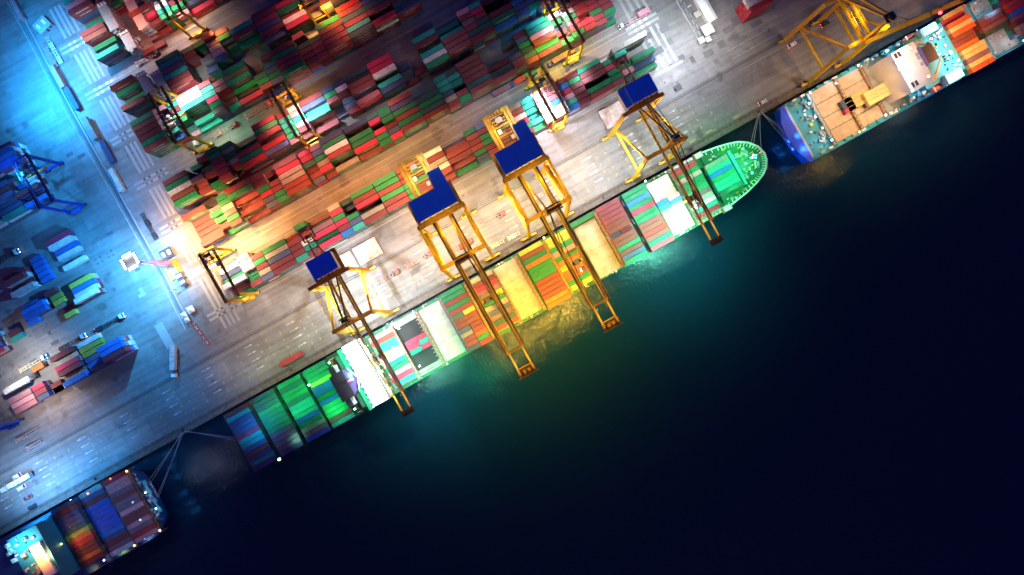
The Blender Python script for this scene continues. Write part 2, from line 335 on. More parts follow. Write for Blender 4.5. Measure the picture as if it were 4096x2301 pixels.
# ================================================================ CONTAINERS
CW, TH = 2.44, 2.8
U0, PU, PV = 55.75, 6.27, 2.78
YARD = {   # block: (v of its seaward face, name, bays: (first bay line, length in bay lines, rows counted from the sea))
 'Q': (45.2, 'block beside the quay', '''0 2 G1 M1 W4 G2 N2 W2|2 1 M4 G3 G3 P4 P4 P4|3 1 N4 S4 M4 G4 M4 0|4 2 M4 M4 N4 S4 G4 0|6 1 T4 M4 M4 M4 M3 S1|7 1 M3 T4 W4 M4 M3 G4|
8 2 R4 G3 R4 V4 N1 V1|10 1 B4 M4 R4 G4 R4 S4|11 1 T4 N4 G4 N1 N2 D3|12 2 M4 S4 0 R4 M4 G4|14 2 M4 M4 G4 M4 G4 G4|16 1 G4 G4 G4 M4 M4 M4|17 1 M4 M4 G4 M4 G4 M4|
18 2 M3 M4 W4 S4 M4 W4|20 2 G2 M3 M4 M4 M3 N1|22 1 N4 G4 M4 M4 M4 G4|23 1 M4 M4 G4 G4 M4 N4|24 1 M4 M4 S4 G4 M4 N4|25 1 M4 M4 M4 S4 M4 M4|26 1 M4 G4 R4 W4 M4 S4|
27 1 G3 T4 T3 T4 T4 T4|28 1 W5 W5 W5 P5 P5 P5|29 1 W5 W5 B5 M5 M5 M5|30 1 B4 T4 P4 R4 B4 M4|31 1 M4 M4 M4 M4 G4 M4|32 2 M4 G4 M1 M4 M4 T4|34 1 M4 G4 G4 R4 G4 W1|35 1 D3 P4 G4 M4 T5 S5|36 2 G2 N3 G5 M1 0 S5'''),
 'A': (74.8, 'second block from the quay', '''0 2 M3 M2 M2 M2 M2 M5|2 1 G1 M3 G4 G5 V4 0|3 1 M5 G5 V5 S5 G5 G5|4 2 M2 M4 M3 M4 G6 M6|6 1 N4 N4 R4 G4 M5 M5|7 1 G4 G4 M4 M4 0 M3|8 2 M5 M5 S5 S5 R5 V5|
10 1 N3 M3 M3 D4 R4 R4|11 1 M2 R4 S4 G4 N4 M4|12 2 S3 0 M5 W5 G5 N5|14 2 M2 R4 G4 G4 0 N4|16 1 G4 G4 R4 0 R4 D4|17 1 R4 N4 M4 G5 G5 G4|18 2 M5 G5 M5 G5 N5 M5|20 2 M5 D5 G5 D5 M1 0|
22 1 M4 S4 N4 T4 T4 T4|23 1 G4 M4 0 T4 T4 0|24 2 M5 D5 M5 M5 M5 M5|26 2 M3 0 0 M1 0 0|28 1 M5 M4 N4 N1 0 D3|29 1 M4 D4 D4 G4 N4 M4|30 2 M4 G4 M5 P5 G5 G5|32 1 G4 M2 M3 N2 G3 S4|33 1 G5 M5 M5 G5 S5 M5|
34 1 M5 R5 M3 M5 M5 M5|35 1 M4 M4 G4 M4 M4 G4|36 1 G1 G4 M4 M4 M4 M4'''),
 'B': (96.5, 'third block from the quay', '''0 2 G5 M5 W5 G5 M5 0|2 1 M4 M4 V5 N3 0 G2|3 1 G4 0 M4 D4 0 M4|4 1 M5 M5 M5 M5 G5 G5|5 1 M2 M4 S4 G4 S4 D4|6 2 R5 G5 M5 0 0 M1|8 2 N5 R5 M4 M5 G5 M5|10 1 M4 G4 G4 T4 T4 M4|
11 1 M3 M4 P4 T4 P4 W4|12 2 M2 M1 T4 T3 N4 M4|14 1 0 N1 N1 M4 G4 N4|15 1 M3 N3 N3 M4 W4 N4|16 2 M5 0 M5 M5 D4 D4|18 2 N4 T4 0 W4 R4 R4|20 1 M1 0 0 N1 0 0|21 1 0 M1 0 0 0 0|22 2 G4 W4 T4 N1 M4 T4|24 2 M5 M5 M5 T4 0 T2|
26 1 M5 D5 M5 V5 M5 P5|27 1 M5 D5 D5 M5 R5 T5|28 2 B4 G5 M5 N1 0 M4|30 1 N5 N5 B5 M4 M4 0|31 1 G5 N5 D5 0 0 0|32 1 M4 N4 R4 0 0 0|33 1 R2 N3 0 0 0 0|34 1 B2 0 0 0 0 0'''),
 'C': (126.2, 'fourth block from the quay', '''0 2 M5 G5 M5 M5 M5 G5|2 1 B3 T4 W5 W5 P5 P5|3 1 P1 W1 G4 T4 M4 T4|4 2 T1 T2 M1 T5 W5 P5|6 1 M5 G5 R5 T5 T5 M5|7 1 T3 M3 M3 M5 M5 D2|8 2 R3 0 G3 D5 M5 D5|10 1 M4 G4 D4 0 0 0|11 1 N4 G4 N4 N4 M3 M3|
12 2 G5 M5 M5 G5 M5 0|14 1 M4 M4 M4 D4 0 M4|15 1 M4 M4 M4 D4 T2 W1|16 2 M5 M5 M5 M5 G5 W1|18 2 D5 T5 M5 D5 M5 R5|20 2 R5 N1 M5 D5 N5 V4|22 2 N5 D5 M5 M4 0 M4|26 1 T1 0 0 0 0 0'''),
 'D': (146, 'fifth block from the quay', '''0 2 0 M5 0 G2 G4 M5|4 2 M5 M5 T5 V5 T5 G5|6 1 M1 0 0 0 M4 D4|7 1 N4 M2 S4 0 0 G4|8 1 0 N4 P4 S4 V4 M5|9 1 0 0 0 0 G4 V4|10 2 0 0 T2 M4 T4 0|12 2 N3 M4 N4 M4 M4 M3|14 2 R4 W4 M3 G4 R4 M3|16 1 S3 M4 M4 W4 M3 M3|
17 1 W4 M4 W4 M4 M4 0|18 2 V5 M5 M4 M4 M4 G4|20 2 M4 P4 M4 0 0 0'''),
 'E': (178, 'sixth block from the quay', '''0 2 T4 0 G3 M5 M5 0|4 2 M1 M3 R4 M5 0 0|6 1 G5 T5 W5 W4 0 0|7 1 P3 G4 M4 0 0 0|8 2 R2 N3 G3 V3 0 0|10 2 M2 G2 0 0 0 0|12 2 G2 M3 0 0 0 0'''),
 'F': (198.5, 'inland block behind the reefer racks', '''0 2 G1 M5 P5 T5 0 0|2 2 G3 M4 N4 M4 0 0|4 2 M4 G4 M4 0 0 0'''),
 'X': (99.0, 'blue-lit block by the lamp tower', '''-11 2 W1 0 W1 B1 W2 R2|-13 1 B1 B1 B1 B1 B1 0|-15.3 2 W2 M1 M3 M2 0 0'''),
 'Y': (80.4, 'blue-lit block seaward of the tower', '''-11 2 W3 W2 B2 Y2 0|-13 1 0 0 Y1 Y1 M2|-15.3 2 0 0 B2 B2 B1|-12.8 1 0 0 0 0 0'''),
 'Z': (48.0, 'blue-lit block beside the apron', '''-11 2 M4 B4 B4 0 0 0|-13 2 N1 B1 N1 Y1 Y1 W1|-15.1 2 B2 S1 M2 R2 S1 M2|-16.4 1 N1 M1 0 0 0 0|-19.5 2 P2 P2 P2 0 W2 0|-17.4 1 N2 M2 R2 0 0 0|-16.3 1 W1 0 0 0 0 0'''),
 'P': (77.9, 'small stacks in the blue-lit yard', '''-12.7 1 Y1 M1 0|-17.3 1 0 T1 M1|-15.6 1 0 0 B1 B1|-19.7 2 R3 B3 W3 B2'''),
 'U': (134.0, 'stacks under the blue gantry crane', '''-11 2 B2 0 M3 0 B1 0 0 B5 B5 B5 M4|-13 2 T2 N2 N2 N3 M3 N3 0 N4 B5 N4|-15.2 2 S2 N3 D3 M3 M3 B3 0 M4 B5 B5|-9.9 1 0 0 0 W2 W2'''),
}
WEIGHT = 'MMMMMMMGGGGGTTRRDDNNSVWB'
WBLUE = 'WWWRMBSNWM'
BOX = []      # every box: dict(u, v, z, L, c, top, label, group, block)
def add_box(u, v, z, L, c, **k): BOX.append(dict(u=u, v=v, z=z, L=L, c=c, **k))
for key, (v0, bname, txt) in YARD.items():
    bays = [b.split() for b in txt.replace('\n', '').split('|') if b.strip()]
    hmap = {}
    for b in bays:
        n = float(b[0]); ln = int(b[1])
        for r, t in enumerate(b[2:]):
            if t != '0': hmap[(n, r)] = int(t[1:])
    order = sorted(float(b[0]) for b in bays)
    for b in bays:
        n = float(b[0]); ln = int(b[1]); L = 12.19 if ln == 2 else 6.06
        u = U0+PU*n+(PU*ln-L)/2+L/2; bi = order.index(n)+1
        if key in 'XYZPU' and n == -11: u = .4+0-12.54+.2+L/2
        elif key in 'XYZPU': u = .4+PU*(n+9)+L/2
        for r, t in enumerate(b[2:]):
            if t == '0': continue
            c, hh = t[0], int(t[1:]); rr = random.Random(hash((key, n, r)) & 0xffff) if False else random.Random(int(n*10)*131+r*17+ord(key)*7)
            for k in range(hh):
                top = k == hh-1
                vis = top or hmap.get((n, r-1), 0) <= k or r == 0 or not (hmap.get((n+ln, r), hmap.get((n+1, r), 0)) > k) or hmap.get((n, r+1), 0) <= k or n < 1
                if not vis: continue
                cc = c if top else rr.choice(WBLUE if key in 'XYZPU' else WEIGHT)
                add_box(u, v0+PV*r+CW/2, k*TH, L, cc, top=top, front=hmap.get((n, r-1), 0) <= k,
                        where='row %s from sea, bay %s, %s' % (ORD[r+1], ORD[bi], bname), group='containers stacked in the yard', blk=key)
# ships: bays given by the ground they cover in the photograph's plan; z is the height their boxes stand on
PS = 2.43
def ship_bay(u0, u1, v0, rows, z, tiers, ship, bay, pitch=2.5, half=False, rowname='row'):
    toks = rows.split(); zt = z+tiers*2.62
    a = tru(u0, v0, zt); b_ = tru(u1, v0, zt)
    uc = (a[0]+b_[0])/2; k = 1-zt/H
    for r, t in enumerate(toks):
        if t in ('0', 'x'): continue
        vv = tru(0, v0-pitch*r, zt)[1]-pitch*k/2
        sub = t.split('/')
        dz = 0
        if sub[0].endswith('-'): sub[0] = sub[0][:-1]; dz = -2.62
        for j, c in enumerate(sub):
            if c in '_0': continue
            L = 12.19 if len(sub) == 1 else 6.02
            uu = uc if len(sub) == 1 else uc+(-3.12 if j == 0 else 3.12)
            for q in range(tiers):
                top = q == tiers-1
                if not top and 0 < r < len(toks)-1 and q < tiers-1 and toks[r-1] != '0' and toks[r+1] != '0' and True: pass
                add_box(uu, vv, z+dz+q*2.62, L, c if top else random.choice('MGTNRD'), top=top, front=(r == len(toks)-1), ship=1, w=min(CW, pitch*k-.17),
                        where='row %s from quay, %s%s, %s' % (ORD[r+1], (('rear half of ' if j == 0 else 'front half of ') if len(sub) > 1 else ''), bay, ship), group='containers loaded on the moored ships', blk=ship)
G1 = 'green ship'
ship_bay(21.5, 34, -1.5, 'M T N N N R T T N M N T N', 8.5, 3, G1, 'sternmost bay')
ship_bay(36.7, 49.1, -1.5, 'D D D G G G G G V V V V N', 8.5, 3, G1, 'second bay from stern')
ship_bay(51.2, 64.6, -1.6, 'G D G G D T T T B G S V B', 8.5, 3, G1, 'third bay from stern')
ship_bay(66.2, 78.9, -1.5, 'G G G Y B B G B G G G M T', 8.5, 3, G1, 'bay behind the funnel')
ship_bay(103.2, 115.2, -3.3, 'P R T T W W T G P R T', 8.5, 1, G1, 'bay ahead of the bridge', pitch=2.54)
ship_bay(118.7, 130.0, -13.6, 'R/R R/T T/R', 6.62, 1, G1, 'open hold', pitch=2.6)
ship_bay(144.4, 157.4, -1.3, 'G G M G M D/Y M M N/M S/M M/O M/G N/R', 8.5, 2, G1, 'bay beside the turquoise hatch')
ship_bay(161.3, 173.2, -2.2, 'S M R V Y G P N V D M', 8.5, 1, G1, 'bay under the first yellow boom', pitch=2.66)
ship_bay(189.3, 202.3, -1.7, 'Y M G O G G G M M M M O O', 8.5, 2, G1, 'bay beside the tan hatch')
ship_bay(203.8, 216.8, -2.7, 'Y Y G P G O Y O O G Y', 8.5, 1, G1, 'bay under the second yellow boom', pitch=2.66)
ship_bay(219.1, 231.4, -1.9, 'G', 8.5, 1, G1, 'edge of the yellow-lit hatch')
ship_bay(233.7, 246.3, -1.4, 'M M M M M M N-/M M M G M N G', 8.5, 2, G1, 'all-maroon bay')
ship_bay(248.6, 261.2, -1.5, 'G G B G R G G M M R M G R', 8.5, 2, G1, 'bay beside the rusty white hatch')
ship_bay(261.8, 274.3, -13.5, 'B/P T/B S/0', 8.5, 1, G1, 'rusty white hatch')
ship_bay(277.0, 288.9, -4.3, 'R G P G G G V S W T R', 8.5, 2, G1, 'bay next to the bow stack', pitch=2.43)
ship_bay(292.0, 304.5, -9.1, 'S T B G T T D', 9, 2, G1, 'bow stack')
G2 = 'blue-sterned ship'
ship_bay(369, 381.2, -13.5, 'C C C', 8.5, 1, G2, 'mid stack on buff hatches', pitch=2.35)
ship_bay(379.2, 391.2, -15.8, 'C C C', 8.5, 2, G2, 'taller stack beside the house', pitch=2.35)
ship_bay(360.4, 372.6, -13.6, '_/N _/N _/R', 8.5, 1, G2, 'low stack between the hatches', pitch=2.35)
ship_bay(432.0, 445.0, -.9, 'C R- O C O M- M- O- C C V C O', 8.5, 3, G2, 'first bay past the house', pitch=2.5)
ship_bay(446.6, 459.6, -11.0, 'V M V D', 8.5, 3, G2, 'second bay past the house', pitch=2.5)
ship_bay(463.0, 475.5, -1.0, 'V V M R O R B V M S S', 8.5, 3, G2, 'third bay past the house', pitch=2.5)
G3 = 'navy ship'
ship_bay(-48.2, -35.0, -1.5, 'R P P V M V V P M M P V R P', 8.5, 2, G3, 'bay beside the rounded end', pitch=2.52)
ship_bay(-61.8, -49.0, -1.5, 'S N M B B B B B B B N M V W', 8.5, 2, G3, 'second bay from rounded end', pitch=2.52)
ship_bay(-77.8, -64.9, -1.5, 'N M N N N D Y O R M M O M', 8.5, 3, G3, 'third bay from rounded end', pitch=2.52)
# container meshes: body, doors
def box_body(L, c, w, h=2.72):
    m = CM[c]; b = MB(); x = L/2; y = w/2
    b.box(-x+.06, x-.06, -y+.04, y-.04, .08, h-.05, m)
    for sx in (-1, 1):
        for sy in (-1, 1):
            b.box(sx*x-.09*(sx+1), sx*x-.09*(sx-1), sy*y-.08*(sy+1), sy*y-.08*(sy-1), 0, h, m)
    for sy in (-1, 1):
        b.box(-x+.18, x-.18, sy*y-.06*(sy+1), sy*y-.06*(sy-1), h-.13, h, m); b.box(-x+.18, x-.18, sy*y-.06*(sy+1), sy*y-.06*(sy-1), .02, .18, m)
    for sx in (-1, 1):
        b.box(sx*x-.07*(sx+1), sx*x-.07*(sx-1), -y+.16, y-.16, h-.12, h, m)
    n = int(L/.62)
    for i in range(n):
        t = -x+.3+i*(L-.6)/n; b.box(t, t+.3, -y+.14, y-.14, h-.05, h-.012, m)
    return b
def box_doors(L, c, w, h=2.72):
    m = CM[c]; b = MB(); x = L/2; y = w/2
    for s_ in (-1, 1):
        b.box(x-.06, x-.02, min(.02*s_, (y-.2)*s_), max(.02*s_, (y-.2)*s_), .14, h-.14, m)
        for t in (.35, .8): b.box(x-.02, x+.02, t*s_-.03, t*s_+.03, .1, h-.1, STEEL)
    return b
BM = {}
def body_mesh(L, c, w):
    k = (round(L, 1), c, round(w, 2))
    if k not in BM: BM[k] = (box_body(L, c, w).mesh('container_body'), box_doors(L, c, w).mesh('container_doors'))
    return BM[k]
def text_mesh(s, size):
    cu = bpy.data.curves.new('lettering', 'FONT'); cu.body = s; cu.size = size; cu.align_x = 'CENTER'; cu.align_y = 'CENTER'; cu.resolution_u = 1
    o = bpy.data.objects.new('lettering', cu); COL.objects.link(o)
    dg = bpy.context.evaluated_depsgraph_get(); me = bpy.data.meshes.new_from_object(o.evaluated_get(dg)); bpy.data.objects.remove(o)
    me.materials.clear(); me.materials.append(LETTER); return me
TXT = text_mesh('EVERGREEN', 1.25)
def area(b):
    z = b['z']+2.7; U = seen(b['u'], b['v'], z); x = O[0]+U[0]*CU[0]+U[1]*CV[0]; y = O[1]+U[0]*CU[1]+U[1]*CV[1]
    inside = abs(x) < 254 and abs(y) < 142
    return (b['L']/(1-z/H)**2*(1 if inside else 0)) if b.get('top') else 0
for b in BOX: b['a'] = area(b)
tops = sorted((b for b in BOX if b['a'] > 0), key=lambda b: -b['a'])[:300]
chosen = set(id(b) for b in tops)
rest = {}
for b in BOX:
    w = b.get('w', CW)
    if id(b) in chosen:
        kind = 'long' if b['L'] > 8 else 'short'
        o = root('shipping_container', '%s %s container, %s' % (PNAME[b['c']], kind, b['where']), 'container', b['u'], b['v'], b['z'], group=b['group'])
        bm_, dm = body_mesh(b['L'], b['c'], w)
        part('body', bm_, o); part('doors', dm, o)
        if b['c'] in 'GMTD' and b['L'] > 8 and b.get('front') and not b.get('ship'):
            t = part('lettering', TXT, o); t.location = (0, -w/2-.012, 1.5); t.rotation_euler = (math.pi/2, 0, 0)
    else:
        rest.setdefault('s', []).append(b)
g = MB()
for b in rest['s']:
    w = b.get('w', CW); m = CM[b['c']]; x = b['L']/2; y = w/2
    p, q, z = b['u'], b['v'], b['z']
    g.box(p-x, p+x, q-y, q+y, z, z+2.72, m)
    if b.get('front') and b['c'] in 'GMTD' and b['L'] > 8 and b['blk'] in 'QABCDEF':
        i0 = len(g.v); g.v += [(p+t.co.x, q-y-.02, z+1.5+t.co.y) for t in TXT.vertices]; kk = g.mi(LETTER)
        for pg in TXT.polygons: g.f.append(tuple(i0+a_ for a_ in pg.vertices)); g.m.append(kk)
so = struct('stacked_containers', g); so['kind'] = 'stuff'; so['label'] = 'lower tiers and short boxes filling the container stacks'; so['category'] = 'containers'
# ================================================================ QUAY CRANES
def lattice(mb, x0, x1, y0, y1, z, step, m, hgt=1.9):
    n = max(1, int(abs(y1-y0)/step)); d = (y1-y0)/n
    for i in range(n):
        a = y0+i*d
        mb.beam((x0, a, z), (x1, a, z), .22, .22, m); mb.beam((x0, a, z), (x1, a+d, z), .18, .18, m)
        for x in (x0, x1): mb.beam((x, a, z), (x, a+d/2, z+hgt), .16, .16, m); mb.beam((x, a+d/2, z+hgt), (x, a+d, z), .16, .16, m)
    for x in (x0, x1): mb.beam((x, y0, z+hgt), (x, y1, z+hgt), .3, .3, m)
def rail(mb, pts, m, h=1.1):
    for a, b in zip(pts, pts[1:]):
        a = Vector(a); b = Vector(b); n = max(1, int((b-a).length/1.6))
        mb.beam(a+Vector((0, 0, h)), b+Vector((0, 0, h)), .09, .09, m); mb.beam(a+Vector((0, 0, h/2)), b+Vector((0, 0, h/2)), .07, .07, m)
        for i in range(n+1):
            p = a.lerp(b, i/n); mb.beam(p, p+Vector((0, 0, h)), .07, .07, m)
def legs_common(r, hf, yw, yl, ztop, zk, ywt, m):
    for sx in (-1, 1):
        for (y0, y1) in ((yw, ywt), (yl, yl-.3)):
            part('leg', MB().beam((sx*hf, y0, 2.2), (sx*hf, y1, ztop), 1.5, 1.9, m, 1.3, 1.6), r)
        for y in (yw, yl):
            b = MB(); b.beam((sx*hf-4.2, y, 2.0), (sx*hf+4.2, y, 2.0), .9, 1.0, m)
            for k in (-3.6, -2.2, -.8, .8, 2.2, 3.6): b.tube([(sx*hf+k, y-.35, .5), (sx*hf+k, y+.35, .5)], .5, DARK, 8)
            b.beam((sx*hf-4.6, y, 2.6), (sx*hf-3.2, y+1.2, 3.0), .8, .9, YDK)
            part('bogie', b, r)
        yk = yw+(ywt-yw)*zk/ztop
        part('tie_beam', MB().beam((sx*hf, yk, zk), (sx*hf, yl-.2, zk), 1.0, 1.2, m), r)
        part('diagonal_brace', MB().beam((sx*hf, yl-.3, zk+.6), (sx*hf, ywt+.2, ztop-.8), .9, 1.0, m), r)
        part('ladder', ladder_mb((sx*hf+.95, yl, 3), (sx*hf+.95, yl-.3, ztop)), r)
def ladder_mb(a, b):
    m = MB(); a = Vector(a); b = Vector(b); n = int((b-a).length/2)
    for k in (-.25, .25): m.beam(a+Vector((0, k, 0)), b+Vector((0, k, 0)), .08, .08, YDK)
    for i in range(n): p = a.lerp(b, i/n); m.beam(p+Vector((0, -.3, 0)), p+Vector((0, .3, 0)), .08, .08, YDK)
    return m
def house(r, x0, x1, y0, y1, z0, z1, notch=None, annex=None):
    w = MB(); w.box(x0, x1, y0, y1, z0, z1-.25, WALL)
    for i in range(5): w.box(x0+1.2+i*(x1-x0-2)/5, x0+2.2+i*(x1-x0-2)/5, y0-.15, y0+.05, z0+1.2, z0+2.4, DARK)
    hobj = part('machinery_house', w, r)
    b = MB(); b.box(x0-.3, x1+.3, y0-.3, y1+.3, z1-.25, z1, ROOF)
    if notch: b.box(notch[0], notch[1], y1+.3, notch[2], z1-.25, z1, ROOF)
    if annex: b.box(annex[0], x0-.35, y0-.2, y1+.2, z1-1.9, z1-1.6, ROOF)
    part('roof', b, hobj)
    if notch: part('rear_room', MB().box(notch[0]+.2, notch[1]-.2, y1, notch[2]-.2, z0, z1-.25, WALL), hobj)
    if annex: part('side_room', MB().box(annex[0]+.2, x0, y0, y1, z0, z1-1.9, WALL), hobj)
    p = MB(); p.box(x0-1.6, x1+1.6, y0-1.4, y1+1.4, z0-.35, z0-.05, YDK)
    rail(p, [(x0-1.5, y0-1.3, z0), (x1+1.5, y0-1.3, z0), (x1+1.5, y1+1.3, z0), (x0-1.5, y1+1.3, z0), (x0-1.5, y0-1.3, z0)], YDK)
    part('platform', p, r)
def flood(r, x, y, z, m, n=1, sx=.5):
    b = MB()
    for i in range(n): b.box(x-sx+i*1.1, x+sx*.6+i*1.1, y-.35, y+.35, z-.25, z+.2, DARK); b.box(x-sx*.9+i*1.1, x+sx*.5+i*1.1, y-.3, y+.3, z-.34, z-.255, m)
    part('floodlight', b, r)
def crane_lattice(name, label, u0, hf, bx, hx0, hx1, annex, tro, tipv=-41, em=E_W):
    r = root(name, label, 'crane', u0, 0, 0, 0, 'quay cranes')
    legs_common(r, hf, 2.5, 26.6, 44, 18.5, 5.0, YEL)
    part('cross_beam', MB().beam((-hf-.6, 5.0, 44.6), (hf+.6, 5.0, 44.6), 1.7, 2.0, YDK), r)
    part('cross_beam', MB().beam((-hf-.6, 26.3, 44.6), (hf+.6, 26.3, 44.6), 1.7, 2.0, YDK), r)
    a, b = bx-2.0, bx+2.0
    m = MB()
    for x in (a, b): m.beam((x, 27, 42.6), (x, tipv+9, 42.6), .55, 1.1, YDK); m.box(x-.2, x+.2, tipv+9, 26, 43.16, 43.22, DARK)
    lattice(m, a, b, 26, tipv+9, 43.1, 4.0, YDK)
    boom = part('boom', m, r)
    t = MB()
    for x in (a, b): t.beam((x, tipv+9, 42.6), (x, tipv+1.5, 42.6), .6, .9, YEL)
    part('boom_tip', t, boom)
    t = MB(); t.box(a-.9, b+.9, tipv-1.2, tipv+1.6, 42.2, 42.5, DARK); rail(t, [(a-.8, tipv+1.5, 42.5), (a-.8, tipv-1.1, 42.5), (b+.8, tipv-1.1, 42.5), (b+.8, tipv+1.5, 42.5)], DARK)
    for k in range(4): t.box(a+k*1.1, a+k*1.1+.7, tipv-.6, tipv+.9, 42.5, 43.2, DARK)
    part('tip_platform', t, boom)
    w = MB(); w.box(b+.5, b+1.4, tipv+9, 26, 42.9, 43.0, DARK); rail(w, [(b+1.4, tipv+9, 43), (b+1.4, 26, 43)], YDK); part('walkway', w, boom)
    m = MB()
    for x in (a, b): m.beam((x, 27, 43.4), (x, 37, 45), .6, .8, YEL); m.beam((x, 37, 45), (bx+(x-bx)*.6, 47, 47), .5, .6, YDK)
    for y in (34, 38, 41, 44, 47): m.beam((a+.2, y, 45), (b-.2, y, 45.4), .3, .3, YDK); m.beam((a+.4, y-3, 45), (b-.4, y, 45.4), .2, .2, YDK)
    m.beam((a-.6, 44.5, 46.7), (b+.6, 44.5, 46.7), .3, .3, YDK); m.beam((a-.6, 49, 46.7), (b+.6, 49, 46.7), .3, .3, YDK); m.beam((a-.6, 44.5, 46.7), (a-.6, 49, 46.7), .7, .2, YDK); m.beam((b+.6, 44.5, 46.7), (b+.6, 49, 46.7), .7, .2, YDK); rail(m, [(a-.6, 44.5, 46.9), (a-.6, 49, 46.9), (b+.6, 49, 46.9), (b+.6, 44.5, 46.9), (a-.6, 44.5, 46.9)], YDK)
    m.box(bx-.9, bx+.6, 45.4, 46.8, 46.9, 48.2, YDK)
    part('rear_boom', m, r)
    m = MB()
    for x in (a, b): m.beam((x, 5.2, 45.5), (bx+(x-bx)*.4, 5.6, 62), .7, .8, YDK); m.beam((x, 25.5, 45.5), (bx+(x-bx)*.4, 6.4, 61.6), .7, .8, YDK)
    m.beam((bx-1.4, 5.7, 62), (bx+1.4, 5.7, 62), 1.4, 1.2, DARK); m.box(bx-2, bx+2, 4.2, 4.7, 62.6, 63, DARK); m.box(bx-2, bx+2, 6.5, 7, 62.6, 63, DARK)
    for k in (-1.2, 0, 1.2): m.tube([(bx+k-.2, 5.6, 63.6), (bx+k+.2, 5.6, 63.6)], .8, DARK, 10)
    rail(m, [(bx-2, 4.2, 63), (bx+2, 4.2, 63), (bx+2, 7, 63), (bx-2, 7, 63), (bx-2, 4.2, 63)], DARK)
    part('apex_frame', m, r)
    for x in (-1, 1):
        part('stay', MB().tube([(bx+x*.7, 5.6, 62.6), (bx+x*1.5, tipv+12, 44.6)], .17, DARK), r)
        part('stay', MB().tube([(bx+x*.7, 5.6, 62.6), (bx+x*1.9, 31, 53)], .15, DARK), r)
    house(r, hx0, hx1, 27.8, 35.6, 46, 52, annex=annex)
    trolley(r, bx, tro, 40.2, 1.9, em)
    for y in (22, 8, -8, -24): flood(r, bx+2.9, y, 42.4, em)
    flood(r, hf-2, 26.3, 43.2, em, 2)
    return r
def trolley(r, bx, y, z, hw, em):
    t = MB(); t.box(bx-1.0, bx+1.0, y-1.2, y+1.0, z+1.8, z+2.9, STEEL)
    for q in (-3, -1.2, 1.2, 3): t.beam((bx-hw-1.1, y+q, z+1.6), (bx+hw+1.1, y+q, z+1.6), .35, .35, YDK)
    for s_ in (-1, 1): t.box(bx+s_*hw-.7, bx+s_*hw+.7, y-2.4, y+2.4, z+1.8, z+2.4, DARK); t.tube([(bx+s_*hw*.5, y-.8, z+2.6), (bx+s_*hw*.5, y+.8, z+2.6)], .6, DARK, 8)
    rail(t, [(bx-hw-1, y-3, z+1.8), (bx+hw+1, y-3, z+1.8), (bx+hw+1, y+3, z+1.8), (bx-hw-1, y+3, z+1.8), (bx-hw-1, y-3, z+1.8)], YDK)
    tr = part('trolley', t, r)
    part('operator_cab', MB().box(bx+.2, bx+2.2, y-5.2, y-3, z-1.4, z+1.2, WHITE).box(bx+.3, bx+2.1, y-5.25, y-5.2, z-.9, z+.8, GLASS), tr)
    sp = MB(); zb = z-9; sp.box(bx-6, bx+6, y-.5, y+.5, zb, zb+.5, YEL)
    for s_ in (-1, 1): sp.box(bx+s_*5.6, bx+s_*6, y-1.2, y+1.2, zb-.1, zb+.4, YEL); [sp.tube([(bx+s_*1.5, y+q, zb+.5), (bx+s_*1.2, y+q, z+1.6)], .05, DARK, 4) for q in (-.5, .5)]
    part('spreader', sp, tr)
    for k in (-1, 1): part('floodlight', MB().box(bx+k*hw-.5, bx+k*hw+.5, y-3.8, y-3, z+1, z+1.5, DARK).box(bx+k*hw-.4, bx+k*hw+.4, y-3.7, y-3.1, z+.9, z+.99, em), tr)
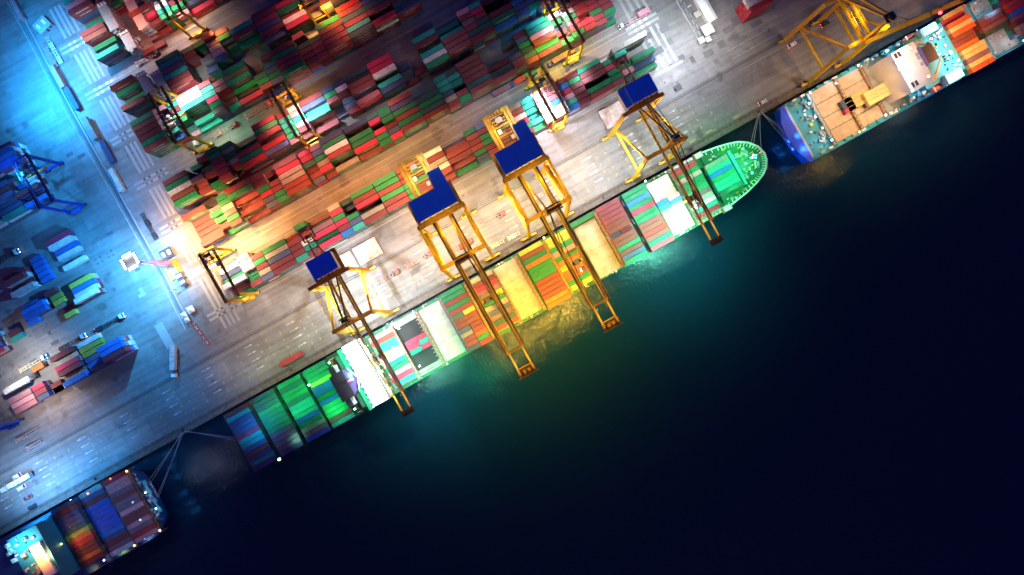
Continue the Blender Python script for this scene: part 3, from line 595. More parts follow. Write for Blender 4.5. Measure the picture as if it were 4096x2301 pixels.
def crane_box(name, label, u0, hf, hx0, hx1, hy1, notch, tro, tipv=-51.5, em=E_Y):
    r = root(name, label, 'crane', u0, 0, 0, 0, 'quay cranes')
    legs_common(r, hf, 2.5, 26.4, 44, 18.5, 6.3, YEL)
    for sx in (-1, 1):
        part('leg_brace', MB().tube([(sx*(hf-.4), 25.6, 30), (sx*(hf-.6), 15, 37), (sx*(hf-.4), 6.8, 43)], [1.0, 1.1, .9], YEL, 10), r)
        part('side_beam', MB().beam((sx*hf, 6.3, 44.4), (sx*hf, 26.3, 44.4), 1.2, 1.5, YEL), r)
    part('cross_beam', MB().beam((-hf-.8, 6.3, 44.6), (hf+.8, 6.3, 44.6), 1.9, 2.0, YEL), r)
    part('cross_beam', MB().beam((-hf-.8, 26.4, 44.6), (hf+.8, 26.4, 44.6), 1.9, 2.0, YDK), r)
    q = 3.25
    m = MB()
    for x in (-q, q): m.beam((x, 26, 43), (x, tipv+11, 43), 1.0, 1.9, YEL); m.box(x-.15, x+.15, tipv+11, 26, 43.95, 44.1, DARK); m.beam((x+.75*(1 if x > 0 else -1), 26, 42.6), (x+.75*(1 if x > 0 else -1), tipv+11, 42.6), .35, .5, YEL)
    for y in (5, -14, tipv+11.6): m.beam((-q, y, 43.4), (q, y, 43.4), 1.1, 1.0, YDK)
    for k in range(22): y = 24-k*2.9; m.beam((q+.9, y, 44), (q+.9, y-2.9, 44.9), .12, .12, YDK); m.beam((-q-.9, y, 44), (-q-.9, y-2.9, 44.9), .12, .12, YDK)
    boom = part('boom', m, r)
    t = MB()
    for x in (-q, q): t.beam((x, tipv+11, 43), (x, tipv+.5, 43), .7, 1.3, YEL)
    part('boom_tip', t, boom)
    t = MB(); t.box(-q-.7, q+.7, tipv-.6, tipv+2.6, 42.1, 42.4, YDK); t.beam((-q-1.5, tipv-.9, 42.8), (q+1.7, tipv-.9, 42.8), .25, .25, YDK); t.beam((-q, tipv+3.2, 43), (q, tipv+3.2, 43), .5, .7, YEL)
    rail(t, [(-q-.7, tipv+2.6, 42.4), (-q-.7, tipv-.6, 42.4), (q+.7, tipv-.6, 42.4), (q+.7, tipv+2.6, 42.4)], YDK)
    t.box(-1.6, -.4, tipv+.3, tipv+1.6, 42.4, 43.3, YEL); t.box(.6, 1.9, tipv+.3, tipv+1.6, 42.4, 43.4, YEL)
    part('tip_platform', t, boom)
    for s_ in (-1, 1):
        w = MB(); w.box(s_*(q+.9), s_*(q+.9)+.8*s_ if s_ > 0 else s_*(q+.9), tipv+11, 26, 43.6, 43.7, DARK) if s_ > 0 else w.box(-q-1.7, -q-.9, tipv+11, 26, 43.6, 43.7, DARK)
        rail(w, [(s_*(q+1.7), tipv+11, 43.7), (s_*(q+1.7), 26, 43.7)], YDK); part('walkway', w, boom)
    m = MB()
    for x in (-q-.6, q+.6): m.beam((x, 26, 43.4), (x, 55, 43.4), .9, 1.9, YEL)
    for x in (-q-2.2, q+2.2): m.box(x-.7, x+.7, 38, 55, 44, 44.15, YDK); rail(m, [(x-.7, 38, 44.2), (x-.7, 55, 44.2), (x+.7, 55, 44.2), (x+.7, 38, 44.2)], YDK)
    for y in (39, 44, 48.5, 51, 54.5): m.beam((-q, y, 43.8), (q, y, 43.8), .8, 1.0, YDK)
    for y in (48, 49.6, 51.2, 52.8): m.beam((-q, y, 44.8), (q, y, 44.8), .25, .3, YEL); m.beam((-q, y, 44.8), (q, y+1.6, 44.8), .2, .2, DARK)
    for y in (40, 41.5, 43, 45.5, 47): m.beam((-q, y, 43.9), (q, y, 43.9), .2, .25, YDK); m.beam((-q*.6, y, 43.9), (q*.6, y+1.4, 43.9), .2, .2, DARK)
    m.box(-1.5, 1.2, 49.4, 51.6, 45, 46.8, STEEL); m.box(-q+.3, -q+1.9, 45, 47, 44.6, 45.6, WHITE); m.box(q-1.9, q-.3, 40.6, 42.4, 44.6, 45.5, WHITE)
    for k in range(5): m.box(-q+k*1.4, -q+k*1.4+.8, 53.3, 54.6, 45, 46.1, YDK)
    rail(m, [(-q-1, 48, 45), (-q-1, 55, 45), (q+1, 55, 45), (q+1, 48, 45)], YDK)
    part('rear_boom', m, r)
    m = MB()
    for x in (-q, q): m.beam((x, 5.6, 45.5), (x*.7, 4.2, 66), .9, 1.0, YDK); m.beam((x, 24, 45.5), (x*.75, 5, 65), .7, .8, YEL)
    m.beam((-q, 4.2, 66), (q, 4.2, 66), 1.3, 1.2, YDK); m.box(-q-.4, q+.4, 2.8, 3.2, 66.6, 66.9, DARK); m.box(-q-.4, q+.4, 5.4, 5.8, 66.6, 66.9, DARK); rail(m, [(-q, 2.8, 66.9), (q, 2.8, 66.9), (q, 5.8, 66.9), (-q, 5.8, 66.9), (-q, 2.8, 66.9)], YDK)
    part('apex_frame', m, r)
    for x in (-1, 1):
        part('stay', MB().tube([(x*q*.7, 4.2, 66.4), (x*q, -13, 45)], .2, DARK), r); part('stay', MB().tube([(x*q*.7, 4.2, 66.4), (x*q, tipv+12, 44.6)], .2, DARK), r)
    house(r, hx0, hx1, 27.8, hy1, 46, 52, notch=notch)
    trolley(r, 0, tro, 40.2, q, em)
    for s_ in (-1, 1):
        for y in (20, 9): flood(r, s_*4.6, y, 42.2, em)
    flood(r, -q, tipv+12, 42, em, 3)
    b = MB()
    for k in (0, 1): rail(b, [(-hf-1.4+k*(2*hf-1.6), 3.4, 45.8), (-hf+4.4+k*(2*hf-1.6), 3.4, 45.8), (-hf+4.4+k*(2*hf-1.6), 8.6, 45.8), (-hf-1.4+k*(2*hf-1.6), 8.6, 45.8), (-hf-1.4+k*(2*hf-1.6), 3.4, 45.8)], YDK, 1.4)
    part('service_platform', b, r)
    return r
crane_lattice('quay_crane', 'yellow quay crane with narrow lattice boom over the bridge of the long green ship', 110.6, 9.3, 1.6, -3.6, 7.4, None, -14, -41)
crane_box('quay_crane', 'yellow quay crane with notched blue roof, boom between turquoise hatch and buff hatch', 166.5, 10.9, -9, 9.4, 36.9, (3.6, 9.6, 44.5), -15)
crane_box('quay_crane', 'yellow quay crane with notched blue roof, boom beside the all-maroon bay', 208.6, 10.6, -9.2, 8.6, 37.4, (3.0, 8.9, 44.5), -19.5)
crane_lattice('quay_crane', 'yellow quay crane with lattice boom over the rusty white hatch and a green-lit tip', 266.7, 9.5, -.1, -5.2, 6.2, (-8.6,), -19.5, -41)
# the crane with its boom raised, beside the blue-sterned ship
r = root('quay_crane', 'yellow quay crane with its boom raised upright beside the blue-sterned ship', 'crane', 366.5, 0, 0, 0, 'quay cranes')
legs_common(r, 9.5, 2.3, 26.4, 44, 18.5, 4.8, YEL)
for y in (4.8, 26.1): part('cross_beam', MB().beam((-10, y, 44.6), (10, y, 44.6), 1.6, 1.8, YEL), r)
m = MB()
for x in (-2, 2): m.beam((x, 46, 43), (x, 4, 43), .9, 1.5, YEL)
lattice(m, -2, 2, 45, 5, 43.6, 5, YDK); part('rear_boom', m, r)
m = MB(); P0 = Vector((0, 3.4, 43.5)); P1 = Vector((0, -4, 104)); D = P1-P0
for x in (-2, 2): m.beam(P0+Vector((x, 0, 0)), P0+D*.72+Vector((x, 0, 0)), 1.0, 1.7, YEL)
for k in range(14): m.beam(P0+D*(k*.05)+Vector((-2, 0, 0)), P0+D*(k*.05+.05)+Vector((2, 0, 0)), .22, .22, YDK); m.beam(P0+D*(k*.05)+Vector((-2, -.6, 0)), P0+D*(k*.05)+Vector((2, -.6, 0)), .25, .25, YDK)
bo = part('boom', m, r)
m = MB()
for x in (-2.4, 2.4): m.beam(P0+D*.74+Vector((x, 0, 0)), P0+D+Vector((x, 0, 0)), .8, 1.3, YEL)
for k in (.73, .99): m.beam(P0+D*k+Vector((-3, 0, 0)), P0+D*k+Vector((3, 0, 0)), .6, .9, YDK)
part('boom_tip', m, bo)
part('warning_lamp', MB().tube([P0+D*.8+Vector((-2.9, -1, 0)), P0+D*.8+Vector((-2.9, -1, .9))], .5, E_R, 8), bo)
m = MB()
for x in (-2.2, 2.2): m.beam((x, 4.6, 45.5), (x*.4, 6, 63), .9, 1.0, YEL); m.beam((x, 25, 45.5), (x*.4, 6.6, 63), .8, .9, YEL)
m.box(-2.2, 2.2, 4.4, 8, 63, 63.6, DARK); m.box(-1.2, 1.2, 5, 7, 63.6, 65, DARK); part('apex_frame', m, r)
for x in (-1, 1): part('stay', MB().beam((x*1.2, 6, 63.5), (x*2, 3.6-7.4*.45, 43.5+60*.45), .4, .4, YEL), r)
house(r, -6, 6, 28, 36, 46, 52)
m = MB(); m.box(4.5, 6.2, 25, 45, 44.2, 44.4, DARK); rail(m, [(6.2, 25, 44.4), (6.2, 45, 44.4)], YDK); part('walkway', m, r)
# ================================================================ YARD GANTRIES
def rtg(label, u, va, vb, m, md, ty, hgt=24, hw=3.2, em=E_W, group='rubber-tyred yard gantries'):
    r = root('yard_gantry', label, 'gantry crane', u, va, 0, 0, group); d = vb-va
    for y in (0, d):
        for x in (-1, 1): part('leg', MB().beam((x*(hw+.5), y, 2.2), (x*hw, y, hgt-1.2), 1.0, 1.2, m), r)
        part('sill_beam', MB().beam((-5.2, y, 1.9), (5.2, y, 1.9), 1.1, .9, m), r); part('cross_tie', MB().beam((-hw, y, 8), (hw, y, 8), .5, .5, m), r)
        for x in (-4.6, -3.0, 3.0, 4.6): part('wheel', MB().tube([(x, y-.45, .8), (x, y+.45, .8)], .8, TYRE, 12), r)
    b = MB(); b.box(-2.6, 2.6, -1.9, -.6, 1.4, 3.2, m); b.box(-2.2, .4, -1.8, -.7, 3.2, 3.6, md); part('power_pack', b, r)
    for x in (-1, 1):
        b = MB(); b.beam((x*hw, -1, hgt-.6), (x*hw, d+1, hgt-.6), .8, 1.4, md); b.box(x*hw-.12, x*hw+.12, -1, d+1, hgt+.2, hgt+.3, DARK); gr = part('girder', b, r)
        w = MB(); w.box(hw+.5 if x > 0 else -hw-.9, hw+.9 if x > 0 else -hw-.5, -1, d+1, hgt-.1, hgt, DARK); rail(w, [(x*(hw+1.1), -1, hgt), (x*(hw+1.1), d+1, hgt)], md); part('walkway', w, gr)
    for y in (-.8, d+.8): part('end_tie', MB().beam((-hw, y, hgt-.6), (hw, y, hgt-.6), .6, .8, m), r)
    t = MB()
    for y in (-3, -1, 1, 3): t.beam((-hw-.9, ty+y, hgt+.6), (hw+.9, ty+y, hgt+.6), .28, .3, DARK)
    for x in (-hw, -1, 1.2, hw): t.beam((x, ty-3, hgt+.6), (x, ty+3, hgt+.6), .28, .3, DARK)
    for k in (-1.9, 1.5): t.box(k-.55, k+.55, ty-1.6, ty+.3, hgt+.7, hgt+1.7, STEEL)
    t.tube([(-1.6, ty+1.6, hgt+1.3), (1.6, ty+1.6, hgt+1.3)], .7, DARK, 10)
    rail(t, [(-hw-.9, ty-3, hgt+.7), (hw+.9, ty-3, hgt+.7), (hw+.9, ty+3, hgt+.7), (-hw-.9, ty+3, hgt+.7), (-hw-.9, ty-3, hgt+.7)], md)
    tr = part('trolley', t, r); part('operator_cab', MB().box(hw-2.2, hw-.4, ty-4.6, ty-3, hgt-3, hgt-.8, WHITE).box(hw-2.1, hw-.5, ty-4.65, ty-4.6, hgt-2.6, hgt-1.2, GLASS), tr)
    sp = MB(); zs = hgt-5.5; sp.box(-6, 6, ty-.5, ty+.5, zs, zs+.4, YEL)
    for s_ in (-1, 1): sp.box(s_*5.7-.25, s_*5.7+.25, ty-1.2, ty+1.2, zs-.1, zs+.4, YEL); sp.tube([(s_*1.4, ty, zs+.4), (s_*1.2, ty, hgt+.5)], .06, DARK, 4)
    part('spreader', sp, tr)
    for y in (1, d*.55, d-1):
        for x in (-1, 1): part('floodlight', MB().box(x*hw-.45, x*hw+.45, y-.35, y+.35, hgt-1.75, hgt-1.45, DARK).box(x*hw-.35, x*hw+.35, y-.3, y+.3, hgt-1.83, hgt-1.76, em), r)
    return r
rtg('yellow yard gantry over white-lit boxes at the middle of the quayside block', 237.3, 43.5, 67.5, YEL, YDK, 17)
rtg('yellow yard gantry over boxes at the far end of the second block', 259.7, 68.9, 93.4, YEL, YDK, 21)
rtg('yellow yard gantry straddling the road end of the quayside block', 62.0, 43.4, 67.9, YEL, YDK, 21)
rtg('yellow yard gantry over teal boxes at the road end of the fourth block', 77.6, 119.5, 144.5, YEL, YDK, 12)
rtg('yellow yard gantry at the middle of the third block, white light beneath', 128.0, 94.6, 118.6, YEL, YDK, 22)
rtg('yellow yard gantry over orange-lit road beside the sixth block', 102.7, 171.2, 195.5, YEL, YDK, 19)
rtg('brightly lit yellow yard gantry over the fifth block', 160.5, 145.0, 169.5, YEL, YEL, 4, em=E_Y)
rtg('blue yard gantry by the stacks inland of the lamp tower', 7.6, 123.8, 147.4, CBLU, CBLU, 17)
rtg('blue yard gantry at the quay end of the blue-lit yard', -71.5, 45.2, 69.5, CBLU, CBLU, 10)
# ================================================================ SHIPS
def sh(mb, u, v, z=0):
    mb.v = [(a-u, b-v, c-z) for a, b, c in mb.v]; return mb
class Ship:
    def __init__(s, name, label, u, v): s.u, s.v = u, v; s.r = root(name, label, 'ship', u, v, -4, 0, 'ships moored at the quay')
    def part(s, name, mb, parent=None): return part(name, sh(mb, s.u, s.v, -4), parent or s.r)
def at(u, v, z): return (*tru(u, v, z), z)
def ubox(mb, u0, u1, v0, v1, z0, z1, m):               # box whose top covers the given plan area of the photograph
    a = tru(u0, v0, z1); b = tru(u1, v1, z1); mb.box(min(a[0], b[0]), max(a[0], b[0]), min(a[1], b[1]), max(a[1], b[1]), z0, z1, m); return mb
def lashing(S_, u, v0, v1, z, m=RUST, w=1.3):
    a = tru(u, v0, z); b = tru(u, v1, z); mb = MB()
    mb.box(a[0]-w/2, a[0]+w/2, b[1], a[1], z-.25, z, m); n = 13
    for i in range(n+1):
        y = b[1]+(a[1]-b[1])*i/n
        for x in (-w/2+.1, w/2-.1): mb.box(a[0]+x-.12, a[0]+x+.12, y-.12, y+.12, 6.5, z+1, m)
        if i < n: mb.box(a[0]-w/2+.15, a[0]-w/2+.5, y+.6, y+1.6, z, z+.7, m); mb.box(a[0]+.1, a[0]+.45, y+.9, y+1.8, z, z+.4, STEEL)
    rail(mb, [(a[0]-w/2, b[1], z), (a[0]-w/2, a[1], z)], m, 1); rail(mb, [(a[0]+w/2, b[1], z), (a[0]+w/2, a[1], z)], m, 1)
    return S_.part('lashing_bridge', mb)
def hatch(S_, u0, u1, v0, v1, z, m, panels=3, ribs=True):
    a = tru(u0, v0, z); b = tru(u1, v1, z); mb = MB(); x0, x1, y0, y1 = a[0], b[0], b[1], a[1]; d = (y1-y0)/panels
    for i in range(panels):
        mb.box(x0, x1, y0+i*d+.06, y0+(i+1)*d-.06, z-1, z, m)
        if ribs:
            for k in (.3, .68): mb.box(x0+(x1-x0)*k-.06, x0+(x1-x0)*k+.06, y0+i*d+.6, y0+(i+1)*d-.6, z, z+.07, STEEL if m is HATCHT else m)
            for k in range(6): mb.box(x0+.5+k*(x1-x0-1)/5-.16, x0+.5+k*(x1-x0-1)/5+.16, y0+i*d+.3, y0+i*d+.62, z, z+.12, DARK if k % 2 else RUST)
    return S_.part('hatch_cover', mb)
def windlass(S_, u, v, z, a=0):
    mb = MB(); c, s_ = math.cos(a), math.sin(a)
    def P(x, y, zz): return (u+x*c-y*s_, v+x*s_+y*c, z+zz)
    mb.tube([P(0, -1.8, .9), P(0, 1.8, .9)], .55, STEEL, 10); mb.tube([P(0, -1.9, .9), P(0, -1.6, .9)], .9, HATCH, 12); mb.tube([P(0, 1.6, .9), P(0, 1.9, .9)], .9, HATCH, 12)
    mb.beam(P(-.2, 0, .25), P(2.0, 0, .25), 3.2, .5, SHIPG if z > 8.5 else STEEL); mb.beam(P(1.2, -.9, 1), P(1.2, .9, 1), 1, 1.2, HATCH)
    return S_.part('mooring_winch', mb)
def bollard(S_, u, v, z):
    mb = MB(); mb.box(u-.9, u+.9, v-.3, v+.3, z, z+.15, YEL)
    for k in (-.55, .55): mb.tube([(u+k, v, z), (u+k, v, z+.8)], .28, YEL, 10)
    return S_.part('mooring_bollard', mb)
def lampbox(S_, u, v, z, m, s_=.25):
    return S_.part('deck_lamp', MB().box(u-.1, u+.1, v-.1, v+.1, z-1.5, z, STEEL).box(u-s_, u+s_, v-s_, v+s_, z, z+.3, m))
# ---- the long green ship
A = Ship('container_ship', 'long green container ship moored at the quay under four cranes', 170, -18)
deck = [(285.0, -33.2), (288.9, -32.8), (295.3, -31.7), (301.8, -30.6), (308.3, -28.7), (312.3, -27.0), (315.3, -24.8), (317.5, -21.3), (318.2, -17.8), (316.9, -13.2), (313.6, -9.2), (309.3, -6.4), (304.5, -4.9),
        (299.1, -3.7), (289.8, -2.2), (284.8, -2.0)]
full = [(24, -33.6), (279.4, -33.4)]+deck+[(279, -1.9), (24, -1.9)]
wl = [(27, -31), (272, -31.6), (278, -31), (284, -29.6), (291, -27.5), (298, -25), (303, -23), (306.5, -21), (308.5, -19.2), (310, -18), (310.3, -17.6), (310, -16.8), (308.5, -15.6), (306, -14.2), (302, -12.2),
      (298, -10), (290, -6.8), (283, -4.6), (277, -3.6), (27, -4)]
A.part('hull', MB().prism(full, -5, 6.5, HULLG, SHIPG, wl))
fb = [(289.0, -32.2), (295.3, -31.1), (301.8, -30.0), (308.0, -28.1), (311.9, -26.5), (314.8, -24.4), (316.9, -21.1), (317.6, -17.8), (316.3, -13.5), (313.2, -9.7), (309.0, -6.9), (304.4, -5.5), (299.1, -4.3), (289.8, -2.8)]
fo = deck[1:-1]
A.part('forecastle_deck', MB().prism(fb, 6.52, 7.6, SHIPG))
b = MB()
for (p, q), (p2, q2) in zip(list(zip(fo, fb[0:])), list(zip(fo[1:], fb[1:]))):
    b.hexa([(*p, 6.5), (*p2, 6.5), (*q2, 6.5), (*q, 6.5), (p[0], p[1], 8.9), (p2[0], p2[1], 8.9), (q2[0], q2[1], 8.9), (q[0], q[1], 8.9)], WHITE)
cx, cy = 302, -17.6
for i in range(len(fb)-1):
    for t in ((0.0, .33, .66)):
        p = Vector(fb[i]).lerp(Vector(fb[i+1]), t); d = (Vector((cx if p.x > cx else p.x, cy))-p).normalized()
        b.beam((p.x, p.y, 8.2), (p.x+d.x*1.5, p.y+d.y*1.5, 7.7), .3, .9, WHITE)
A.part('bulwark', b)
A.part('breakwater', MB().beam((*tru(305.6, -8.4, 9), 9), (*tru(305.6, -26.9, 9), 9), 1.5, 2.6, mat('pale_turquoise_paint', (.1, .5, .42), .5)))
for (u, v, a_) in ((309.0, -13.2, .5), (305.0, -13.0, 1.4), (303.6, -23.8, 1.3), (311.4, -20.6, -.4)): windlass(A, u, v, 7.6, a_)
for u, v in ((302, -6.6), (308.6, -9.4), (301.5, -28.3), (312.5, -14.5), (312.4, -21.5), (306, -26.9)): bollard(A, u, v, 7.6)
b = MB(); b.tube([(311.2, -16.6, 7.6), (311.2, -16.6, 17)], [.6, .3], WHITE, 8); b.box(309.9, 312.4, -17.4, -15.8, 14, 14.3, TEALP); b.tube([(312.4, -16.6, 16.8), (313.3, -16.6, 16.8)], .15, E_R, 6)
A.part('foremast', b)
for q in ((310.2, -15.9), (310.6, -17.6), (309.2, -16.8)): lampbox(A, q[0], q[1], 14.4, E_C, .3)
for x in (1, -1):
    b = MB(); y0 = -17.8+x*13; b.box(286.3, 290.8, min(y0, y0+x*3), max(y0, y0+x*3), 7.7, 10.4, RUST); b.box(286.8, 290.3, min(y0+x*.4, y0+x*2.6), max(y0+x*.4, y0+x*2.6), 10.4, 10.5, WHITE)
    A.part('deck_locker', b)
b = MB()
for i in range(7):
    u = 273+i*1.9; b.box(u, u+1.5, -33.0, -31.7, 7, 8.3, mat('cream_tank_paint', (.6, .55, .3), .5)); b.box(u, u+1.5, -4.0, -2.4, 7, 8.3, WHITE)
A.part('deck_tank', b)
for u0, u1, v0, v1, m, n in ((131.2, 143.2, -3.3, -32.2, HATCH, 3), (174.6, 186.8, -3.0, -32.2, HATCH, 3), (219.3, 231.3, -4.8, -33.2, HATCH, 4), (261.9, 273.8, -3.2, -32.3, HATCHR, 4)):
    hatch(A, u0, u1, v0, v1, 8.5, m, n)
for u0, u1 in ((103.2, 115.2), (161.3, 173.2), (203.8, 216.8), (277, 289), (144.4, 157.4), (189.3, 202.3), (233.7, 246.3), (248.6, 261.2), (66.2, 78.9), (51.2, 64.6), (36.7, 49.1), (21.7, 34)):
    hatch(A, u0, u1, -3.3, -32.0, 8.4, HATCH, 3, False)
hatch(A, 292, 304.5, -9, -26.4, 8.95, HATCH, 1, False)
b = MB(); a0 = tru(116.8, -3.2, 8.5); a1 = tru(129.6, -31.6, 8.5); x0, x1, y0, y1 = a0[0], a1[0], a1[1], a0[1]
for p in ((x0, x1, y0-.6, y0, 6.5, 9.6), (x0, x1, y1, y1+.6, 6.5, 9.6), (x0-.6, x0, y0-.6, y1+.6, 6.5, 9.6), (x1, x1+.6, y0-.6, y1+.6, 6.5, 9.6)): b.box(*p, HATCH)
b.box(x0, x1, y0, y1, 6.52, 6.6, mat('hold_depth_shade', (.03, .027, .03), .8, var=0)); b.box(x0, x1, y1-2.2, y1, 6.6, 7.6, HATCH); b.box(x0, x1, y0, y0+2.0, 6.6, 7.6, HATCH)  # near-black floor at deck level puts the hold's deep shade into colour
for k in range(12): b.box(x1-1.2, x1, y0+2.2+k*2, y0+2.5+k*2, 6.6, 8.4, HATCH)
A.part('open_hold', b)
for u, z in ((116.0, 10.2), (130.3, 9.6), (143.9, 9.6), (158.4, 11.5), (160.3, 10.2), (173.8, 9.6), (187.6, 11.2), (203.0, 10.6), (217.9, 9.4), (232.6, 11.0), (275.8, 9.2), (50.1, 12), (65.4, 12), (35.4, 12)):
    lashing(A, u, -2.6, -33.0, z, RUST if u < 200 or u > 210 else YDK)
for u in (247.4, 290.4):
    b = MB(); a = tru(u, -2, 9); c = tru(u, -33, 9); b.box(a[0]-.5, a[0]+.5, c[1] if u < 260 else -25, a[1] if u < 260 else -10, 8.5, 8.8, DARK)
    for v in (-6, -16, -26):
        if u < 260: b.box(a[0]-.35, a[0]+.35, v-1.4, v+1.4, 8.8, 9.6, STEEL)
    A.part('reefer_walkway', b)
# accommodation
W2 = MB(); ubox(W2, 88.2, 90.6, -.6, -34.6, 6.5, 30, SHIPG); 
acc = A.part('accommodation', ubox(MB(), 84.0, 89.0, -3.0, -32.0, 6.5, 26.5, SHIPG))
b = ubox(MB(), 89.2, 97.8, -.4, -34.4, 22, 30, WHITE)
for i in range(22):
    y = tru(0, -34+i*1.55, 30)[1]; x1 = tru(97.8, 0, 30)[0]; b.box(x1-.02, x1+.06, y, y+1.0, 27.2, 28.7, GLASS)
A.part('bridge', b, acc)
b = ubox(MB(), 86.3, 89.3, -.9, -34.9, 26.6, 27.4, mat('bright_green_deck', (.03, .4, .18), .5))
A.part('bridge_wing_deck', b, acc)
for i, v in enumerate((-2.6, -6.4, -10, -22.6, -25.6, -28.6, -31.4, -34)): 
    q = tru(89.0, v, 28.6); A.part('wing_lamp', MB().box(q[0]-.35, q[0]+.35, q[1]-.35, q[1]+.35, 28.2, 28.7, E_G), acc)
b = ubox(MB(), 79.6, 86.0, -1.2, -10.4, 6.5, 15, SHIPG); ubox(b, 79.6, 86.0, -25.6, -34.2, 6.5, 15, SHIPG); ubox(b, 82.0, 88.0, -4, -31.5, 6.5, 22, mat('grey_green_deck', (.16, .22, .17), .6))
A.part('poop_house', b, acc)
b = MB(); ubox(b, 76.5, 83.5, -10.6, -24.8, 12, 34, DARK); A.part('funnel', b, acc)
b = MB(); ubox(b, 78.2, 82.4, -6.6, -10.8, 12, 25, DARK); ubox(b, 78.0, 82.2, -24.6, -28.8, 12, 25, DARK); ubox(b, 81.0, 82.9, -6.6, -10.4, 12, 25.3, WHITE); ubox(b, 80.8, 82.8, -24.8, -28.6, 12, 25.3, WHITE); A.part('engine_casing', b, acc)
b = MB(); q = tru(84.4, -17.5, 38); b.prism([(q[0]-2.5, q[1]-6), (q[0]+1.2, q[1]-4.4), (q[0]+1.5, q[1]+3), (q[0]-1.8, q[1]+6.4)], 26, 33, mat('violet_grey_paint', (.12, .11, .28), .5))
for k in (-1, 1): b.beam((q[0]+1.6, q[1]+k*4.5, 34.5), (q[0]+3.4, q[1]+k*.4, 34.5), .5, .5, WHITE); b.beam((q[0]+1.6, q[1]+k*4.5, 34.5), (q[0]+1.0, q[1]+k*6, 34), .3, .3, WHITE)
b.tube([(q[0]+.2, q[1]+.5, 33), (q[0]+.2, q[1]+.5, 40)], [.8, .25], WHITE, 8); b.tube([(q[0]-.4, q[1]+.5, 38.6), (q[0]+.8, q[1]+.5, 38.6)], .3, E_R, 6); A.part('radar_mast', b, acc)
for s_, vv in ((1, -5.5), (-1, -30.5)):
    q = tru(82.2, vv, 16); b = MB(); b.beam((q[0], q[1]-1.8, 16), (q[0], q[1]+1.8, 16), 1.6, 1.0, ORNG); b.box(q[0]-1.3, q[0]+1.3, q[1]-2.4, q[1]-2.1, 15, 17, WHITE); b.box(q[0]-1.3, q[0]+1.3, q[1]+2.1, q[1]+2.4, 15, 17, WHITE); A.part('life_raft_cradle', b, acc)
for u, v in ((80.2, -4.2), (80.2, -30.6), (66, -9)): 
    q = tru(u, v, 18.5); A.part('deck_lamp', MB().box(q[0]-.4, q[0]+.4, q[1]-.4, q[1]+.4, 18.2, 18.7, E_G), acc)
q = tru(35.0, -34.2, 13); lampbox(A, q[0], q[1], 13, E_G, .6)
for u, v, m in ((204.4, -1.6, E_Y), (262.5, -1.3, E_W), (117.2, -2.5, E_W), (119, -6, E_W), (119, -27.5, E_W)):
    q = tru(u, v, 11); lampbox(A, q[0], q[1], 11, m, .35)
# ---- the blue-sterned ship
B_ = Ship('container_ship', 'container ship with a bright blue stern and buff hatch covers', 420, -17)
dk = [(336.6, -32.4), (334.5, -30), (334.3, -4), (336.2, -1.9)]
pol = [(520, -1.9), (336.2, -1.9), (334.4, -4), (334.4, -30), (336.6, -32.6), (520, -32.6)]
wlp = [(520, -3), (340, -6), (337.5, -10), (337.5, -25), (340, -29), (520, -31.5)]
B_.part('hull', MB().prism(pol, -5, 8, HULLB, TEALP, wlp))
tr0 = [(334.6, -2.0), (331.2, -9), (330.6, -16), (331.2, -24), (334.4, -32.4)]; tr1 = [(337.2, -2.6), (335.2, -9), (334.8, -16), (335.2, -24), (337, -31.5)]
b = MB()
for i in range(4):
    b.hexa([(*tr1[i], -4), (336.9, tr1[i][1], -4), (336.9, tr1[i+1][1], -4), (*tr1[i+1], -4), (*tr0[i], 10.2), (336.4, tr0[i][1], 10.2), (336.4, tr0[i+1][1], 10.2), (*tr0[i+1], 10.2)], HULLB)
B_.part('transom', b)
def ontrans(y, z, dx=.08):
    t = (z+4)/15.4
    def ip(T):
        for a, c in zip(T, T[1:]):
            if a[1] >= y >= c[1]: return a[0]+(c[0]-a[0])*(a[1]-y)/(a[1]-c[1])
        return T[-1][0]
    return ip(tr1)*(1-t)+ip(tr0)*t-dx
b = MB()
for y in (-5.5, -8, -12.2, -15.8, -18.6, -21.5, -24.2, -27, -29.2): 
    b.hexa([(ontrans(y-.7, 7.6), y-.7, 7.6), (ontrans(y-.7, 7.6)+.3, y-.7, 7.6), (ontrans(y+.7, 7.6)+.3, y+.7, 7.6), (ontrans(y+.7, 7.6), y+.7, 7.6), (ontrans(y-.7, 9.4), y-.7, 9.4), (ontrans(y-.7, 9.4)+.3, y-.7, 9.4), (ontrans(y+.7, 9.4)+.3, y+.7, 9.4), (ontrans(y+.7, 9.4), y+.7, 9.4)], DARK)
B_.part('mooring_opening', b)
tm = text_mesh('CORNELIA MAHARATA', 1.3)
t = part('lettering', tm, B_.r); yy = -17; x0 = ontrans(yy, 5.2, .15); t.location = (x0-B_.u-.1, yy-B_.v, 5.2+4)
nrm = Vector((-1, 0, .27)).normalized(); tx = Vector((0, -1, 0)); up = nrm.cross(tx)
t.rotation_euler = Matrix((tx, up, nrm)).transposed().to_euler()
b = MB(); ubox(b, 338.5, 342.4, -2.2, -31.8, 8.02, 9.2, STEEL)
for i in range(11): q = tru(339.0, -3.4-i*2.7, 10); b.box(q[0]-.6, q[0]+.8, q[1]-.7, q[1]+.7, 9.2, 9.9, mat('grey_brown_steel', (.22, .18, .16), .7))
B_.part('stern_gallery', b)
for u, v, a_ in ((346.5, -7.5, .2), (345, -14, 1.2), (346.5, -23.5, .3), (345.2, -26.5, 1.0)): windlass(B_, u, v, 8, a_)
for u, v in ((341.6, -12), (343.5, -29), (343, -4.6), (349, -19.5)): bollard(B_, u, v, 8)
B_.part('deck_locker', MB().box(343.6, 345.2, -17.4, -15.8, 8, 9, YEL))
